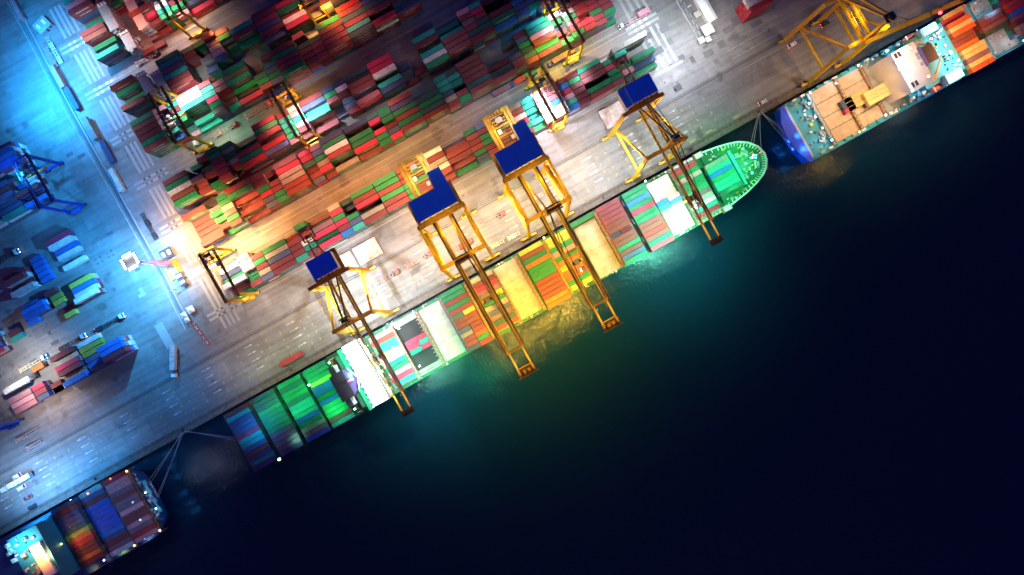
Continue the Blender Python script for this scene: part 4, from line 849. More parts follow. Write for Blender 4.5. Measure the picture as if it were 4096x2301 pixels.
for u0, u1, v0, v1, m, n in ((355.6, 369.2, -2.6, -30.9, HATCHT, 4), (370.6, 383.0, -3.2, -30.6, HATCHT, 4), (384.6, 398, -3.2, -30.4, HATCH, 3), (446.6, 459.8, -2.2, -31.8, HATCH, 4), (430.5, 445.2, -2, -31.8, HATCH, 3), (462.6, 476, -2, -31.8, HATCH, 3)): hatch(B_, u0, u1, v0, v1, 8.5+(.5 if m is HATCHT else 0)-(.5 if m is HATCHT else 0), m, n)
for u, z in ((354.4, 9.6), (369.9, 9.4), (383.8, 9.4)): lashing(B_, u, -2.3, -31.4, z, STEEL if u < 360 else RUST)
for i in range(24):
    for v in (-1.9, -31.6): q = tru(343+i*4.6, v, 9.4); B_.part('side_locker', MB().box(q[0]-1.2, q[0]+1.0, q[1]-.5, q[1]+.5, 8, 9.4-.5*(i % 2), (TEALP, STEEL, WHITE, TEALP)[i % 4]))
acc = B_.part('accommodation', ubox(MB(), 400.6, 413.6, -5, -27.2, 8, 28, mat('warm_white_paint', (.66, .62, .58), .6, dirt=.3, scale=.2)))
b = MB()
for u, v in ((402.4, -7.2), (404.4, -7.2), (403.0, -24.0), (405.0, -24.0)): q = tru(u, v, 28.1); b.box(q[0]-.6, q[0]+.6, q[1]-1.2, q[1]+1.2, 28, 28.25, DARK)
for v in (-11.6, -13.6, -17): q = tru(412.0, v, 28.1); b.box(q[0]-.7, q[0]+.7, q[1]-.8, q[1]+.8, 28, 28.4, STEEL)
B_.part('roof_vent', b, acc)
b = MB(); ubox(b, 414.4, 421.0, -9.6, -18.6, 8, 27, DARK); ubox(b, 413.6, 415.2, -8.6, -19.4, 8, 28.6, mat('violet_grey_paint', (.12, .11, .28), .5)); B_.part('funnel', b, acc)
b = MB(); ubox(b, 398.6, 421, -2.2, -30.6, 8, 13, TEALP); ubox(b, 408, 430, -3.4, -29.4, 8, 18, TEALP); ubox(b, 419, 428, -1.6, -5.6, 13, 21, mat('pale_blue_paint', (.2, .5, .62), .5)); ubox(b, 419, 428, -27.6, -32.4, 13, 21, mat('pale_blue_paint', (.2, .5, .62), .5))
for i in range(9):
    for v in (-2.8, -29.8): q = tru(400+i*3.1, v, 15); b.box(q[0]-.9, q[0]+.9, q[1]-.6, q[1]+.6, 13, 15, TEALP if i % 2 else WHITE)
B_.part('boat_deck', b, acc)
for vv in (-2.4, -31.2):
    q = tru(413.2, vv, 15.5); b = MB(); b.tube([(q[0]-4.2, q[1], 15.2), (q[0]-3.2, q[1], 15.3), (q[0], q[1], 15.5), (q[0]+3.2, q[1], 15.3), (q[0]+4.2, q[1], 15.2)], [.3, 1.1, 1.45, 1.1, .3], ORNG, 10); B_.part('lifeboat', b, acc)
    b = MB(); s_ = 1 if vv > -10 else -1
    for k in (-3, 3): b.beam((q[0]+k, q[1]-s_*2.6, 13), (q[0]+k, q[1]-s_*1, 17.5), .4, .5, WHITE); b.beam((q[0]+k, q[1]-s_*1, 17.5), (q[0]+k, q[1]+s_*1.4, 17.3), .35, .4, WHITE)
    B_.part('davit', b, acc)
for v0, du in ((-6.6, 9), (-25.8, 8)):
    q = tru(413.6, v0, 24); b = MB(); b.tube([(q[0], q[1], 13), (q[0], q[1], 24)], .7, WHITE, 10); b.beam((q[0]-1.6, q[1], 24.4), (q[0]+1.2, q[1], 24.4), 1.6, 1.4, HATCHT); s_ = 1 if v0 < -10 else -1
    b.beam((q[0]+.8, q[1], 24.4), (q[0]+du, q[1]+s_*6.2, 23), .9, .9, HATCHT, .5, .5); B_.part('provision_crane', b, acc)
for u, v, m in ((356, -2.6, E_W), (353, -7, E_C), (352.4, -14.4, E_C), (352.8, -21, E_C), (354, -28.5, E_C), (369.6, -4.6, E_C), (401, -10.5, E_C), (400.5, -14, E_C), (401, -26.5, E_C), (410.5, -7.2, E_Y), (411.6, -24, E_Y), (424, -12, E_C), (427.5, -20.5, E_C), (383.6, -2.4, E_W), (368, -31.6, E_Y), (383.6, -30.6, E_W), (462, -31.4, E_C), (461, -22, E_C), (462, -4, E_C)):
    z = 30 if 399 < u < 414 else 11.5; q = tru(u, v, z); lampbox(B_, q[0], q[1], z, m, .32)
rc = random.Random(5)
def clutter(S_, zone, z, n, mats, smin=.4, smax=1.6, hmax=1.4):
    for _ in range(n):
        u0, u1, v0, v1 = rc.choice(zone); q = tru(rc.uniform(u0, u1), rc.uniform(v0, v1), z+.8); a_ = rc.uniform(smin, smax)/2; c_ = rc.uniform(smin, smax)/2; h_ = rc.uniform(.4, hmax); mb = MB()
        if rc.random() < .3: mb.tube([(q[0], q[1], z), (q[0], q[1], z+h_)], a_*.8, rc.choice(mats), 10)
        else:
            mb.box(q[0]-a_, q[0]+a_, q[1]-c_, q[1]+c_, z, z+h_, rc.choice(mats))
            if rc.random() < .4: mb.box(q[0]-a_*.6, q[0]+a_*.5, q[1]-c_*.6, q[1]+c_*.6, z+h_, z+h_*1.5, rc.choice(mats))
        S_.part('deck_fitting', mb)
clutter(B_, [(343, 353.5, -4, -30), (344, 353, -3, -12), (350, 354, -4, -30)], 8, 46, (TEALP, STEEL, WHITE, DARK, TEALP))
clutter(B_, [(399, 414, -2.4, -4.6), (399, 414, -27.6, -31), (384, 399, -2.4, -3.4), (384, 399, -30.4, -31.4)], 13, 40, (WHITE, TEALP, STEEL, WHITE), .4, 1.4)
clutter(B_, [(417, 429, -8, -26), (421, 429, -5, -28)], 18, 44, (WHITE, TEALP, STEEL, DARK), .4, 1.6)
clutter(B_, [(446.6, 459.8, -3, -10), (446.6, 459.8, -21, -31), (430, 445, -1, -2), (460, 462.5, -2, -31)], 8.6, 40, (WHITE, STEEL, TEALP, HATCH), .3, 1.2, .7)
clutter(B_, [(385, 398, -4, -12), (385, 398, -24, -30)], 8.5, 12, (STEEL, RUST, YEL), .3, .8, .6)
for v_ in (-9.5, -17.0, -24.0):
    for u0_, u1_ in ((355.8, 369), (370.8, 382.8)): q0 = tru(u0_, v_, 8.6); q1 = tru(u1_, v_, 8.6); B_.part('hatch_seam', MB().box(q0[0], q1[0], q0[1]-.12, q0[1]+.12, 8.5, 8.58, DARK))
clutter(A, [(304, 316, -9, -14), (305, 317, -14, -22), (304, 315, -21, -28), (296, 304, -5, -8), (294, 304, -28, -31)], 7.6, 44, (STEEL, SHIPG, WHITE, YEL, HATCH), .3, 1.5, 1.2)
for v_ in (-13.8, -16.2, -19.4, -21.6):
    A.part('anchor_chain', MB().tube([(307.5, v_, 7.8), (313.0, -17.6+(v_+17.6)*.7, 7.8)], .16, DARK, 5))
clutter(A, [(279, 291, -1.9, -3.0), (262, 276, -1.8, -2.8), (262, 276, -32.8, -33.4), (205, 232, -32.4, -33.6), (160, 188, -32.6, -33.5), (104, 144, -32.6, -33.4), (104, 144, -2, -3), (174, 188, -1.9, -2.8)], 6.6, 60, (STEEL, RUST, HATCH, WHITE), .4, 1.2, 1.4)
clutter(A, [(79.8, 88, -2, -9), (79.8, 88, -26, -34), (84, 89, -9, -27)], 15, 26, (WHITE, STEEL, SHIPG, YEL), .3, 1.1, 1)
# ---- the navy ship at the corner
C_ = Ship('container_ship', 'navy container ship with a rounded end at the road end of the quay', -80, -19)
pol = [(-180, -2.2), (-180, -37.6), (-33, -37.8), (-29, -37.3), (-26.6, -35.8), (-25.2, -33.2), (-25.0, -30), (-24.6, -20), (-25.0, -8), (-25.8, -5), (-27.6, -3), (-30, -2.2)]
wlp = [(-180, -3), (-180, -36.8), (-40, -36.5), (-34, -35), (-31, -33), (-29.6, -31), (-29.2, -28), (-29, -20), (-29.2, -10), (-30, -7), (-32, -5), (-36, -3.4)]
C_.part('hull', MB().prism(pol, -5, 11, HULLN, HULLN, wlp))
b = MB()
for i, v in enumerate((-12.1, -17.1, -22.2, -27.3)): q = tru(-29.6, v, 11.6); b.box(q[0]-.9, q[0]+.9, q[1]-1.3, q[1]+1.3, 11, 11.7, mat('pale_turquoise_paint', (.1, .5, .42), .5))
for v in (-14.6, -19.6, -24.6): q = tru(-29.9, v, 11.5); b.box(q[0]-.6, q[0]+.6, q[1]-.9, q[1]+.9, 11, 11.5, STEEL)
C_.part('skylight', b)
clutter(C_, [(-33.6, -30.6, -4, -36), (-33, -31.2, -8, -32)], 11, 40, (STEEL, WHITE, HULLN, DARK), .4, 1.8, 1.2)
t = part('lettering', text_mesh('CARTAGO', 1.8), C_.r); q = tru(-27.2, -17, 11.1); t.location = (q[0]-C_.u, q[1]-C_.v, 15.03); t.rotation_euler = (0, 0, -math.pi/2)
for u, v, a_ in ((-32, -7, 0), (-32.4, -13, 1.2), (-32.6, -21, .1), (-32.2, -27, 1.3), (-32, -32.5, 0)): windlass(C_, u, v, 11, a_)
for u, z in ((-34.2, 12), (-48.5, 12.5), (-63.3, 13)): lashing(C_, u, -2.4, -37.6, z, RUST if u > -60 else STEEL)
for u0, u1 in ((-48, -35), (-61.8, -49), (-77.8, -64.9)): hatch(C_, u0, u1, -3, -36, 8.4, HATCH, 3, False)
b = MB()
for (u0, u1, v) in ((-60.5, -50, -2.2), (-60.5, -50, -37.0)): ubox(b, u0, u1, v-.9, v+.9, 8, 11.4, TEALP)
C_.part('side_locker', b)
acc = C_.part('accommodation', ubox(MB(), -104, -87.5, -4, -35, 8, 27, TEALP))
b = ubox(MB(), -84.5, -81.0, -9.6, -34, 8, 19, mat('warm_white_paint', (.66, .62, .58), .6)); ubox(b, -96, -90, -12, -30, 26, 28.5, WHITE); C_.part('bridge', b, acc)
b = MB(); q = tru(-87, -5, 18); b.tube([(q[0]-4.2, q[1], 17.6), (q[0]-3, q[1], 18), (q[0], q[1], 18.2), (q[0]+3, q[1], 18), (q[0]+4.2, q[1], 17.6)], [.3, 1.1, 1.4, 1.1, .3], ORNG, 10); C_.part('lifeboat', b, acc)
b = ubox(MB(), -95, -78, -2.4, -8.5, 8, 14, TEALP)
for i in range(7): q = tru(-94+i*2.4, -4-(i % 3), 16); b.box(q[0]-.7, q[0]+.7, q[1]-.6, q[1]+.6, 14, 16, WHITE if i % 2 else TEALP)
C_.part('boat_deck', b, acc)
for u, v, m, z in ((-34.6, -2.6, E_Y, 13), (-49.5, -2.0, E_Y, 13), (-66, -1.8, E_W, 14), (-34.4, -36.6, E_W, 13), (-49.2, -37, E_Y, 13), (-66, -36, E_W, 14), (-80.8, -18.6, E_Y, 20), (-91, -14, E_C, 29.5), (-90.5, -18, E_C, 29.5), (-31.5, -16.5, E_C, 12.5), (-30.8, -26, E_C, 12.5), (-63.8, -3.4, E_C, 12.5)):
    q = tru(u, v, z); lampbox(C_, q[0], q[1], z, m, .28)
clutter(C_, [(-107, -92, -5, -11), (-106, -92, -6, -16), (-104, -92, -20, -33)], 27, 46, (WHITE, TEALP, STEEL), .5, 2.2, 1.6)
# mooring ropes
def ropes(label, ps, sag=1.2):
    mb = MB()
    for a, b in ps:
        a = Vector(a); b = Vector(b); mb.tube([a.lerp(b, t/6)-Vector((0, 0, sag*4*(t/6)*(1-t/6))) for t in range(7)], .13, ROPE, 5)
    solo('mooring_rope', mb, label, 'rope', group='mooring ropes of the ships')
for i, (uq, q) in enumerate(((0.4, (24, -14.2)), (0.9, (24, -15.6)))): ropes(('upper' if i == 0 else 'lower')+' pale rope from the quay to the stern of the long green ship', [((uq, .9, .6), (*q, 7.5))], .6)
for i, (uq, q) in enumerate(((-.2, (-26, -14.5)), (-1.2, (-26, -16.5)), (.2, (-26, -24.5)), (-.8, (-26, -26)))): ropes(ORD[i+1]+' counted from the quay of the ropes to the navy rounded ship', [((uq, .9, .6), (*q, 10.8))], .8)
for i, (uq, q) in enumerate(((328.2, (314.8, -9.8)), (328.6, (315.4, -11)), (328.9, (317.4, -15)))): ropes(ORD[i+1]+' counted from the quay of the ropes to the green bow', [((uq, .9, .6), (*q, 8.9))], .5)
for i, (uq, q) in enumerate(((329.4, (331.6, -10.5)), (329.6, (331.2, -12.5)), (329.8, (331.0, -21)), (330.0, (331.0, -21.6)))): ropes(ORD[i+1]+' counted from the quay of the ropes to the bright blue stern', [((uq, .9, .6), (*q, 8.2))], .5)
for i, u in enumerate((0, 328.8, 62, 120, 180, 240, 290, 360, -50)):
    solo('quay_bollard', MB().tube([(0, 0, 0), (0, 0, .9)], [.5, .38], DARK, 10).tube([(0, 0, .9), (0, 0, 1.15)], [.6, .5], DARK, 10), 'dark iron quay bollard on the kerb, number %s counted along the water' % ORD[1+sorted((0, 328.8, 62, 120, 180, 240, 290, 360, -50)).index(u)], 'bollard', u, 1.7, 0, group='bollards along the quay kerb')
# ================================================================ VEHICLES AND SMALL THINGS
def wheels(r, spots, y=1.0, rad=.52):
    for x in spots:
        for s_ in (-1, 1): part('wheel', MB().tube([(x, s_*y-.18, rad), (x, s_*y+.18, rad)], rad, TYRE, 12), r)
def chassis_mb(x0, x1, m, step=1.7):
    b = MB()
    for y in (-.62, .62): b.box(x0, x1, y-.17, y+.17, 1.0, 1.3, m)
    n = int((x1-x0)/step)
    for i in range(n+1): t = x0+i*(x1-x0)/n; b.box(t-.16, t+.16, -1.2 if i in (0, n, n//2) else -.6, 1.2 if i in (0, n, n//2) else .6, 1.02, 1.28, m)
    for k in range(3): b.box(x0+.3+k*1.3, x0+1.2+k*1.3, -1.15, 1.15, .98, 1.12, m)
    return b
def truck(label, u, v, head, cab, L=12.6, lights=True, m=None, hl=False, group='yard trucks with trailers'):
    r = root('yard_truck', label, 'truck', u, v, 0, head, group)       # nose towards +x of its own axes, origin at the middle
    x1 = L/2+2.2; m = m or mat('dusty_pink_steel', (.36, .24, .22), .65)
    b = MB(); b.box(x1-2.0, x1, -1.2, 1.2, .7, 2.0, cab); b.hexa([(x1-2.0, -1.2, 2), (x1, -1.2, 2), (x1, 1.2, 2), (x1-2.0, 1.2, 2), (x1-1.9, -1.05, 3.0), (x1-.35, -1.05, 3.0), (x1-.35, 1.05, 3.0), (x1-1.9, 1.05, 3.0)], cab)
    c = part('cab', b, r); part('windscreen', MB().quad([(x1+.01, -1.0, 2.05), (x1+.01, 1.0, 2.05), (x1-.31, .95, 2.9), (x1-.31, -.95, 2.9)], GLASS), c)
    for s_ in (-1, 1): part('headlight', MB().box(x1, x1+.06, s_*.85-.18, s_*.85+.18, .95, 1.2, E_W if hl else GLASS), c)
    part('tractor_frame', MB().box(x1-5.0, x1-1.9, -.5, .5, .8, 1.15, DARK).box(x1-3.2, x1-2.2, -1.15, 1.15, .6, 1.1, DARK), r)
    part('trailer_chassis', chassis_mb(-L/2, L/2, m), r)
    wheels(r, (x1-.9, x1-3.6, -L/2+1.4, -L/2+2.7))
    if lights:
        for s_ in (-1, 1): part('tail_light', MB().box(-L/2-.12, -L/2-.01, s_*.95-.2, s_*.95+.2, 1.0, 1.3, E_R), r)
    return r
def trailer(label, u, v, head, L, m, group='parked empty trailers'):
    r = root('skeletal_trailer', label, 'trailer', u, v, 0, head, group); part('chassis', chassis_mb(-L/2, L/2, m, 1.5), r); wheels(r, (-L/2+1.2, -L/2+2.5)); return r
def cont(label, u, v, z, c, L=12.19, head=0, txt=False, group='single containers away from the stacks'):
    o = root('shipping_container', label, 'container', u, v, z, head, group); bm_, dm = body_mesh(L, c, CW); part('body', bm_, o); part('doors', dm, o); return o
PINKC = mat('dusty_red_cab', (.45, .09, .08), .5); WCAB = mat('white_cab', (.7, .7, .7), .4); STR = mat('pale_cream_chassis', (.5, .46, .32), .6)
PINKS = mat('dusty_pink_steel', (.36, .24, .22), .65)
HP = math.pi/2
truck('red-cabbed empty truck heading past the second blue-roofed crane', 185.0, 18.9, 0, PINKC)
truck('red-cabbed empty truck just clear of the lattice crane, two lanes from its legs', 125.0, 19.0, 0, PINKC)
truck('red-cabbed empty truck about to drive under the first notched-roof crane', 143.4, 19.0, 0, PINKC)
trailer('small pale trailer frame by the quay rail, seaward of the red truck', 182.6, 7.0, 0, 6.6, STR); trailer('second small trailer frame by the rail, nearer the second notched-roof crane', 191.6, 6.6, 0, 6.2, STR)
truck('truck carrying a pink box under the second notched-roof crane', 207.4, 17.6, math.pi, PINKC, lights=False); cont('pink long container riding a truck under the second notched-roof crane', 208.2, 17.6, 1.32, 'P')
truck('truck with a short red box under the first notched-roof crane', 166.5, 14.6, 0, PINKC, L=8, lights=False); cont('red short container riding a truck under the first notched-roof crane', 168.4, 14.6, 1.32, 'R', 6.06)
truck('white-cabbed truck with bare trailer on the pale cross road', 296.4, 71.8, math.pi, WCAB, hl=True); cont('pink short container on the tail of the bare trailer at the cross road', 301.4, 72.2, 1.32, 'P', 6.06)
truck('truck with a crimson short box by the middle yard gantry', 234.5, 72.6, math.pi, mat('navy_cab', (.04, .06, .2), .5), L=12.6); cont('crimson short container on a truck beside the middle yard gantry', 231.6, 72.6, 1.32, 'R', 6.06); cont('green short container on the same truck as the crimson one', 237.9, 72.6, 1.32, 'G', 6.06)
truck('truck with a mauve short box under the far yard gantry legs', 256.0, 72.4, math.pi, mat('navy_cab', (.04, .06, .2), .5), L=12.6); cont('mauve short container on a truck by the far yard gantry', 253.2, 72.4, 1.32, 'V', 6.06); cont('orange short container on the truck between the far gantry legs', 259.4, 72.5, 1.32, 'O', 6.06)
trailer('rusty flatbed trailer inland of the far gantry', 256.4, 64.1, 0, 6.6, PINKS); trailer('rusty flatbed trailer beside the middle gantry lamps', 246.5, 64.3, 0, 5.4, PINKS)
truck('red-cabbed truck with rusty trailer ahead on the fourth block road', 110.0, 122.9, 0, PINKC); truck('red-cabbed truck following behind on the fourth block road', 90.6, 122.4, 0, PINKC, L=11, lights=False)
truck('pale truck with empty trailer between the legs of the fourth block gantry', 82.5, 123.4, math.pi, WCAB, L=12)
cont('silver mauve long box on the ground by the crimson truck', 222.6, 72.9, 0, 'V')
# boxes and trailers standing along the fenced road
for i, (u, v, c, z, lab) in enumerate(((30.6, 224.5, 'P', 1.3, 'pale pink long container on a trailer at the inland end of the fenced road'), (31.9, 184.8, 'P', 1.3, 'pale pink long container on a trailer by the barrier, second along the road'), (32.6, 172.6, 'N', .0, 'navy long container on the ground just past the pale pink one'),
        (33.8, 154.6, 'S', 1.3, 'grey-roofed rust-sided container on the fenced road'), (35.2, 141.0, 'N', .0, 'navy long container lying in shade after the grey-roofed one'), (32.8, 126.0, 'W', 1.3, 'white-roofed long container with an orange side beside the fenced road'))):
    cont(lab, u, v, z, c, head=HP, group='boxes parked along the fenced road')
    if z: trailer('trailer under the '+lab.split(' on ')[0].split(' beside')[0], u, v, HP, 12.4, PINKS)
for u, v, m, lab in ((36.0, 202.2, STR, 'cream bare trailer at the inland end of the parking row'), (36.0, 194.4, STR, 'cream bare trailer second in the parking row'), (32.9, 201.5, PINKS, 'dusty red bare trailer beside the first cream one'), (33.0, 194.0, PINKS, 'dusty red bare trailer beside the second cream one'),
        (34.9, 102.0, DARK, 'dark bare trailer pair inland of the lamp tower, first'), (34.9, 94.6, DARK, 'dark bare trailer pair inland of the lamp tower, second')): trailer(lab, u, v, HP, 6.8, m)
# blue-lit yard trucks
truck('white-cabbed truck with dark bare trailer leading the row in the blue-lit yard', -6.6, 66.1, 0, WCAB, L=14, m=DARK, hl=True); truck('white-cabbed truck with dark bare trailer second in the blue-lit row', -27.6, 66.6, 0, WCAB, L=13, m=DARK, hl=True)
truck('white-cabbed truck with dark bare trailer last in the blue-lit row', -49.8, 66.8, 0, WCAB, L=13, m=STR, hl=True); truck('truck in the shadow inland of the blue boxes, red tail lamps lit', -36, 119.5, 0, WCAB, L=12.6, m=DARK, hl=True)
truck('white truck under the bright white box at the yard corner', -57.5, 61.1, 0, DARK, L=12.6); cont('bright white long container on a truck at the yard corner', -58.4, 61.1, 1.32, 'W'); cont('orange short container on the ground next to the bright white one', -46.6, 63.7, 0, 'O', 6.06)
truck('truck turning towards the quay with a white box, tail lamps red', 13.8, 34.0, math.radians(-119), WCAB, L=12.4); cont('white long container on the truck turning towards the quay', 14.6, 35.4, 1.32, 'W', head=math.radians(-119))
truck('white truck carrying two pale boxes on the apron by the navy ship', -83.4, 18.9, math.pi, WCAB, L=14); cont('white short container leading on the apron truck by the navy ship', -84.8, 18.9, 1.32, 'W', 6.06); cont('brilliant white short container trailing on the apron truck', -78.4, 18.9, 1.32, 'W', 6.06)
for u, v, lab in ((-69, 37.2, 'long parked trailer frame on the apron by the navy ship'), (-68.2, 31.2, 'shorter parked trailer frame seaward of the long one')): trailer(lab, u, v, 0, 12 if v > 35 else 8, PINKS)
cont('lone red long container lying beside the quay edge', 65.4, 6.3, 0, 'R')
def car(label, u, v, head, c):
    r = root('utility_car', label, 'car', u, v, 0, head, 'cars on the apron'); b = MB(); b.box(-2.2, 2.2, -.9, .9, .35, 1.0, c); b.hexa([(-.9, -.85, 1), (1.5, -.85, 1), (1.5, .85, 1), (-.9, .85, 1), (-.5, -.7, 1.65), (.9, -.7, 1.65), (.9, .7, 1.65), (-.5, .7, 1.65)], c)
    part('body', b, r); part('cargo_bed', MB().box(-2.1, -1.0, -.8, .8, 1.0, 1.06, DARK), r); part('windscreen', MB().quad([(1.52, -.75, 1.05), (1.52, .75, 1.05), (.94, .62, 1.6), (.94, -.62, 1.6)], GLASS), r); wheels(r, (-1.35, 1.35), .8, .35)
    for s_ in (-1, 1): part('tail_light', MB().box(-2.28, -2.21, s_*.7-.18, s_*.7+.18, .65, .9, E_R), r)
for u, v, h, c, lab in ((-83.2, 21.8, math.pi, WCAB, 'pale car inland of the white apron truck'), (-84, 15.6, math.pi, WCAB, 'pale car seaward of the white apron truck'), (-83.6, 9.9, 0, PINKC, 'car two lanes seaward of the white apron truck'), (-84, 4.7, 0, DARK, 'dark car by the rail near the navy ship'),
        (359.4, 22.8, 0, WCAB, 'white car between the legs of the raised-boom crane'), (378.8, 23.8, 0, DARK, 'black car inland of the raised-boom crane'), (332.6, 4.8, 0, WCAB, 'white car with red tail lamps by the quay rail near the blue stern'), (-92, 33, 0, WCAB, 'pale car near the parked trailer frames')): car(lab, u, v, h, c)
# hatch covers set down on the quay
for u0, u1, v0, v1, z, lab in ((258.4, 270.1, 30.3, 40.2, 1.6, 'pale hatch cover on the quay behind the lattice crane over the white hatch'), (118.0, 130.5, 30.5, 39.8, 1.6, 'rusty pale hatch cover on the quay beside the narrow lattice crane'), (109.6, 116.6, 28.6, 39.8, 1.3, 'white hatch cover half under the blue machinery roof')):
    b = MB(); b.box(u0-u0, u1-u0, 0, v1-v0, .4, z, HATCHR)
    for k in range(1, 4): b.box(k*(u1-u0)/4-.08, k*(u1-u0)/4+.08, .1, v1-v0-.1, z, z+.12, HATCHR)
    for k in range(1, 4): b.box(.1, u1-u0-.1, k*(v1-v0)/4-.07, k*(v1-v0)/4+.07, z+.02, z+.1, HATCHR)
    for k in range(4): b.box(k*(u1-u0-1)/3, k*(u1-u0-1)/3+1, -.06, .4, .3, z-.1, RUST)
    b.box(.3, u1-u0-.3, .3, v1-v0-.3, 0, .4, DARK); solo('hatch_cover', b, lab, 'hatch cover', u0, v0, 0, group='hatch covers set down on the quay')
# lamp tower
r = root('lamp_tower', 'tall red lattice lamp tower blazing over the blue-lit yard', 'lamp tower', 34.3, 77.6)
b = MB()
for i in range(14):
    w0 = 1.5-i*.07; w1 = 1.5-(i+1)*.07; z0 = i*2.45; z1 = z0+2.45
    c0 = [(-w0, -w0), (w0, -w0), (w0, w0), (-w0, w0)]; c1 = [(-w1, -w1), (w1, -w1), (w1, w1), (-w1, w1)]
    for j in range(4):
        b.beam((*c0[j], z0), (*c1[j], z1), .2, .2, REDP); b.beam((*c0[j], z0), (*c1[(j+1) % 4], z1), .13, .13, REDP); b.beam((*c1[j], z1), (*c1[(j+1) % 4], z1), .12, .12, REDP)
part('mast', b, r)
b = MB(); b.box(-2.6, 2.6, -2.6, 2.6, 34.3, 34.6, WHITE); rail(b, [(-2.6, -2.6, 34.6), (2.6, -2.6, 34.6), (2.6, 2.6, 34.6), (-2.6, 2.6, 34.6), (-2.6, -2.6, 34.6)], DARK); part('head_platform', b, r)
for x in (-3.1, 3.1):
    for y in (-2, -.7, .7, 2): part('floodlight', MB().box(x-.5, x+.5, y-.4, y+.4, 34.7, 35.6, DARK).box(x-.45, x+.45, y-.4, y+.4, 35.6, 35.8, E_W), r)
    for y in (-1.5, 0, 1.5): part('floodlight', MB().box(y-.4, y+.4, x-.5, x+.5, 34.7, 35.4, DARK).box(y-.6, y+.6, x-.6, x+.6, 35.41, 35.7, E_W), r)
# spreader frames, tanks and cabins near the tower
b = MB(); b.box(-1.4, 1.4, -3.6, 3.6, 0, .3, YEL); b.box(-1.2, -.7, -3.5, 3.5, .3, 1.0, YEL); b.box(.7, 1.2, -3.5, 3.5, .3, 1.0, YEL)
for k in (-3.3, -1, 1.2, 3.2): b.box(-1.5, 1.5, k-.3, k+.3, .4, 1.2, YEL)
b.tube([(-.3, -3.2, 1.2), (-.3, 3.2, 1.2)], .45, YEL, 10); solo('spreader_frame', b, 'big yellow spreader frame lying beside the lamp tower foot', 'lifting frame', 37.2, 74.6, 0, .0)
b = MB(); b.box(-.5, .5, -3.2, 3.2, 0, .8, YEL); b.box(-.9, .9, -3.3, -2.8, 0, 1, YEL); b.box(-.9, .9, 2.8, 3.3, 0, 1, YEL); b.tube([(0, -2.8, .9), (0, 2.8, .9)], .3, YEL, 8); solo('spreader_beam', b, 'slim yellow lifting beam lying towards the barrier', 'lifting beam', 31.9, 72.8, 0, .1)
def cabin(label, u, v, head, m, roof, sx=3, sy=2.4, h=2.6):
    r = root('site_cabin', label, 'cabin', u, v, 0, head, 'cabins by the fenced road'); part('walls', MB().box(-sx, sx, -sy, sy, 0, h, m), r)
    b = MB(); b.box(-sx-.15, sx+.15, -sy-.15, sy+.15, h, h+.15, roof)
    for k in (-.5, .5): b.box(k*sx-.7, k*sx+.7, -1.2, 1.2, h+.15, h+.8, WHITE)
    part('roof', b, r); part('doorway', MB().box(-.5, .5, -sy-.05, -sy+.02, .05, 2.1, DARK), r); part('window', MB().box(sx*.45, sx*.8, -sy-.05, -sy+.02, 1, 1.9, GLASS), r)
cabin('dark-roofed cabin with white roof units inland of the tower foot', 36.6, 82.2, 0, STEEL, DARK); cabin('dark cabin with two white roof units seaward of the yellow frame', 36.8, 67.6, HP, STEEL, DARK, 3.4, 1.6); cabin('grey cabin with white roof units at the inland end of the road', 37.4, 211.5, .3, STEEL, HATCH, 3.6, 3.0)
def tent(label, u, v, s_, h=2.4, top=4.0, head=0):
    r = root('canopy_tent', label, 'canopy', u, v, 0, head, 'white canopies'); b = MB()
    c = [(-s_, -s_, h), (s_, -s_, h), (s_, s_, h), (-s_, s_, h)]
    for i in range(4): b.quad([c[i], c[(i+1) % 4], (0, 0, top)], CANVAS); a, d = c[i], c[(i+1) % 4]; b.hexa([(a[0], a[1], h-.3), (d[0], d[1], h-.3), (d[0]*.98, d[1]*.98, h-.3), (a[0]*.98, a[1]*.98, h-.3), a, d, (d[0]*.98, d[1]*.98, h), (a[0]*.98, a[1]*.98, h)], CANVAS)
    part('canopy', b, r)
    for x, y, _ in c: part('post', MB().tube([(x*.95, y*.95, 0), (x*.95, y*.95, h)], .06, STEEL, 6), r)
tent('large white pyramid canopy beside the long white shed', 325.6, 49.6, 2.7, 2.6, 4.4); tent('small white canopy at the seaward corner of the shed lane', 320.4, 46.4, 1.5); tent('small white canopy over the gate by the large canopy', 323.6, 45.2, 1.3)
tent('white canopy on the road side of the striped barriers', 33.4, 52.2, 1.7); tent('white canopy next to the barrier end, seaward of the tower', 29.2, 51.4, 1.4); tent('low white canopy just seaward of its twin by the barrier', 29.4, 48.6, 1.2)
r = root('white_shed', 'long white shed with a ridge roof by the cross road', 'shed', 329.5, 51.9)
part('walls', MB().box(-2.4, 2.4, 0, 60, 0, 3.4, WHITE), r); b = MB(); b.quad([(-2.6, -.2, 3.4), (.9, -.2, 4.3), (.9, 60, 4.3), (-2.6, 60, 3.4)], mat('pale_roof_sheet', (.6, .66, .66), .5, var=0)); b.quad([(.9, -.2, 4.3), (2.6, -.2, 3.4), (2.6, 60, 3.4), (.9, 60, 4.3)], mat('pale_roof_sheet', (.6, .66, .66), .5)); b.quad([(-2.6, -.2, 3.39), (2.6, -.2, 3.39), (.9, -.2, 4.29)], WHITE); part('roof', b, r)
b = MB()
for k in range(10): b.box(-.25, .25, k*3.05, k*3.05+2.9, 0, .9, FENCE)
solo('lane_barrier', b, 'row of pale concrete barrier blocks along the shed lane', 'barrier', 319.6, 48.2)
b = MB()
for k in range(8): b.box(-.25+.8*(k % 2), .3+.8*(k % 2), k*3.2, k*3.2+2.4, 0, 1.1, STEEL)
solo('pallet_line', b, 'line of grey pallets and frames stacked beside the shed lane', 'pallets', 321.4, 49)
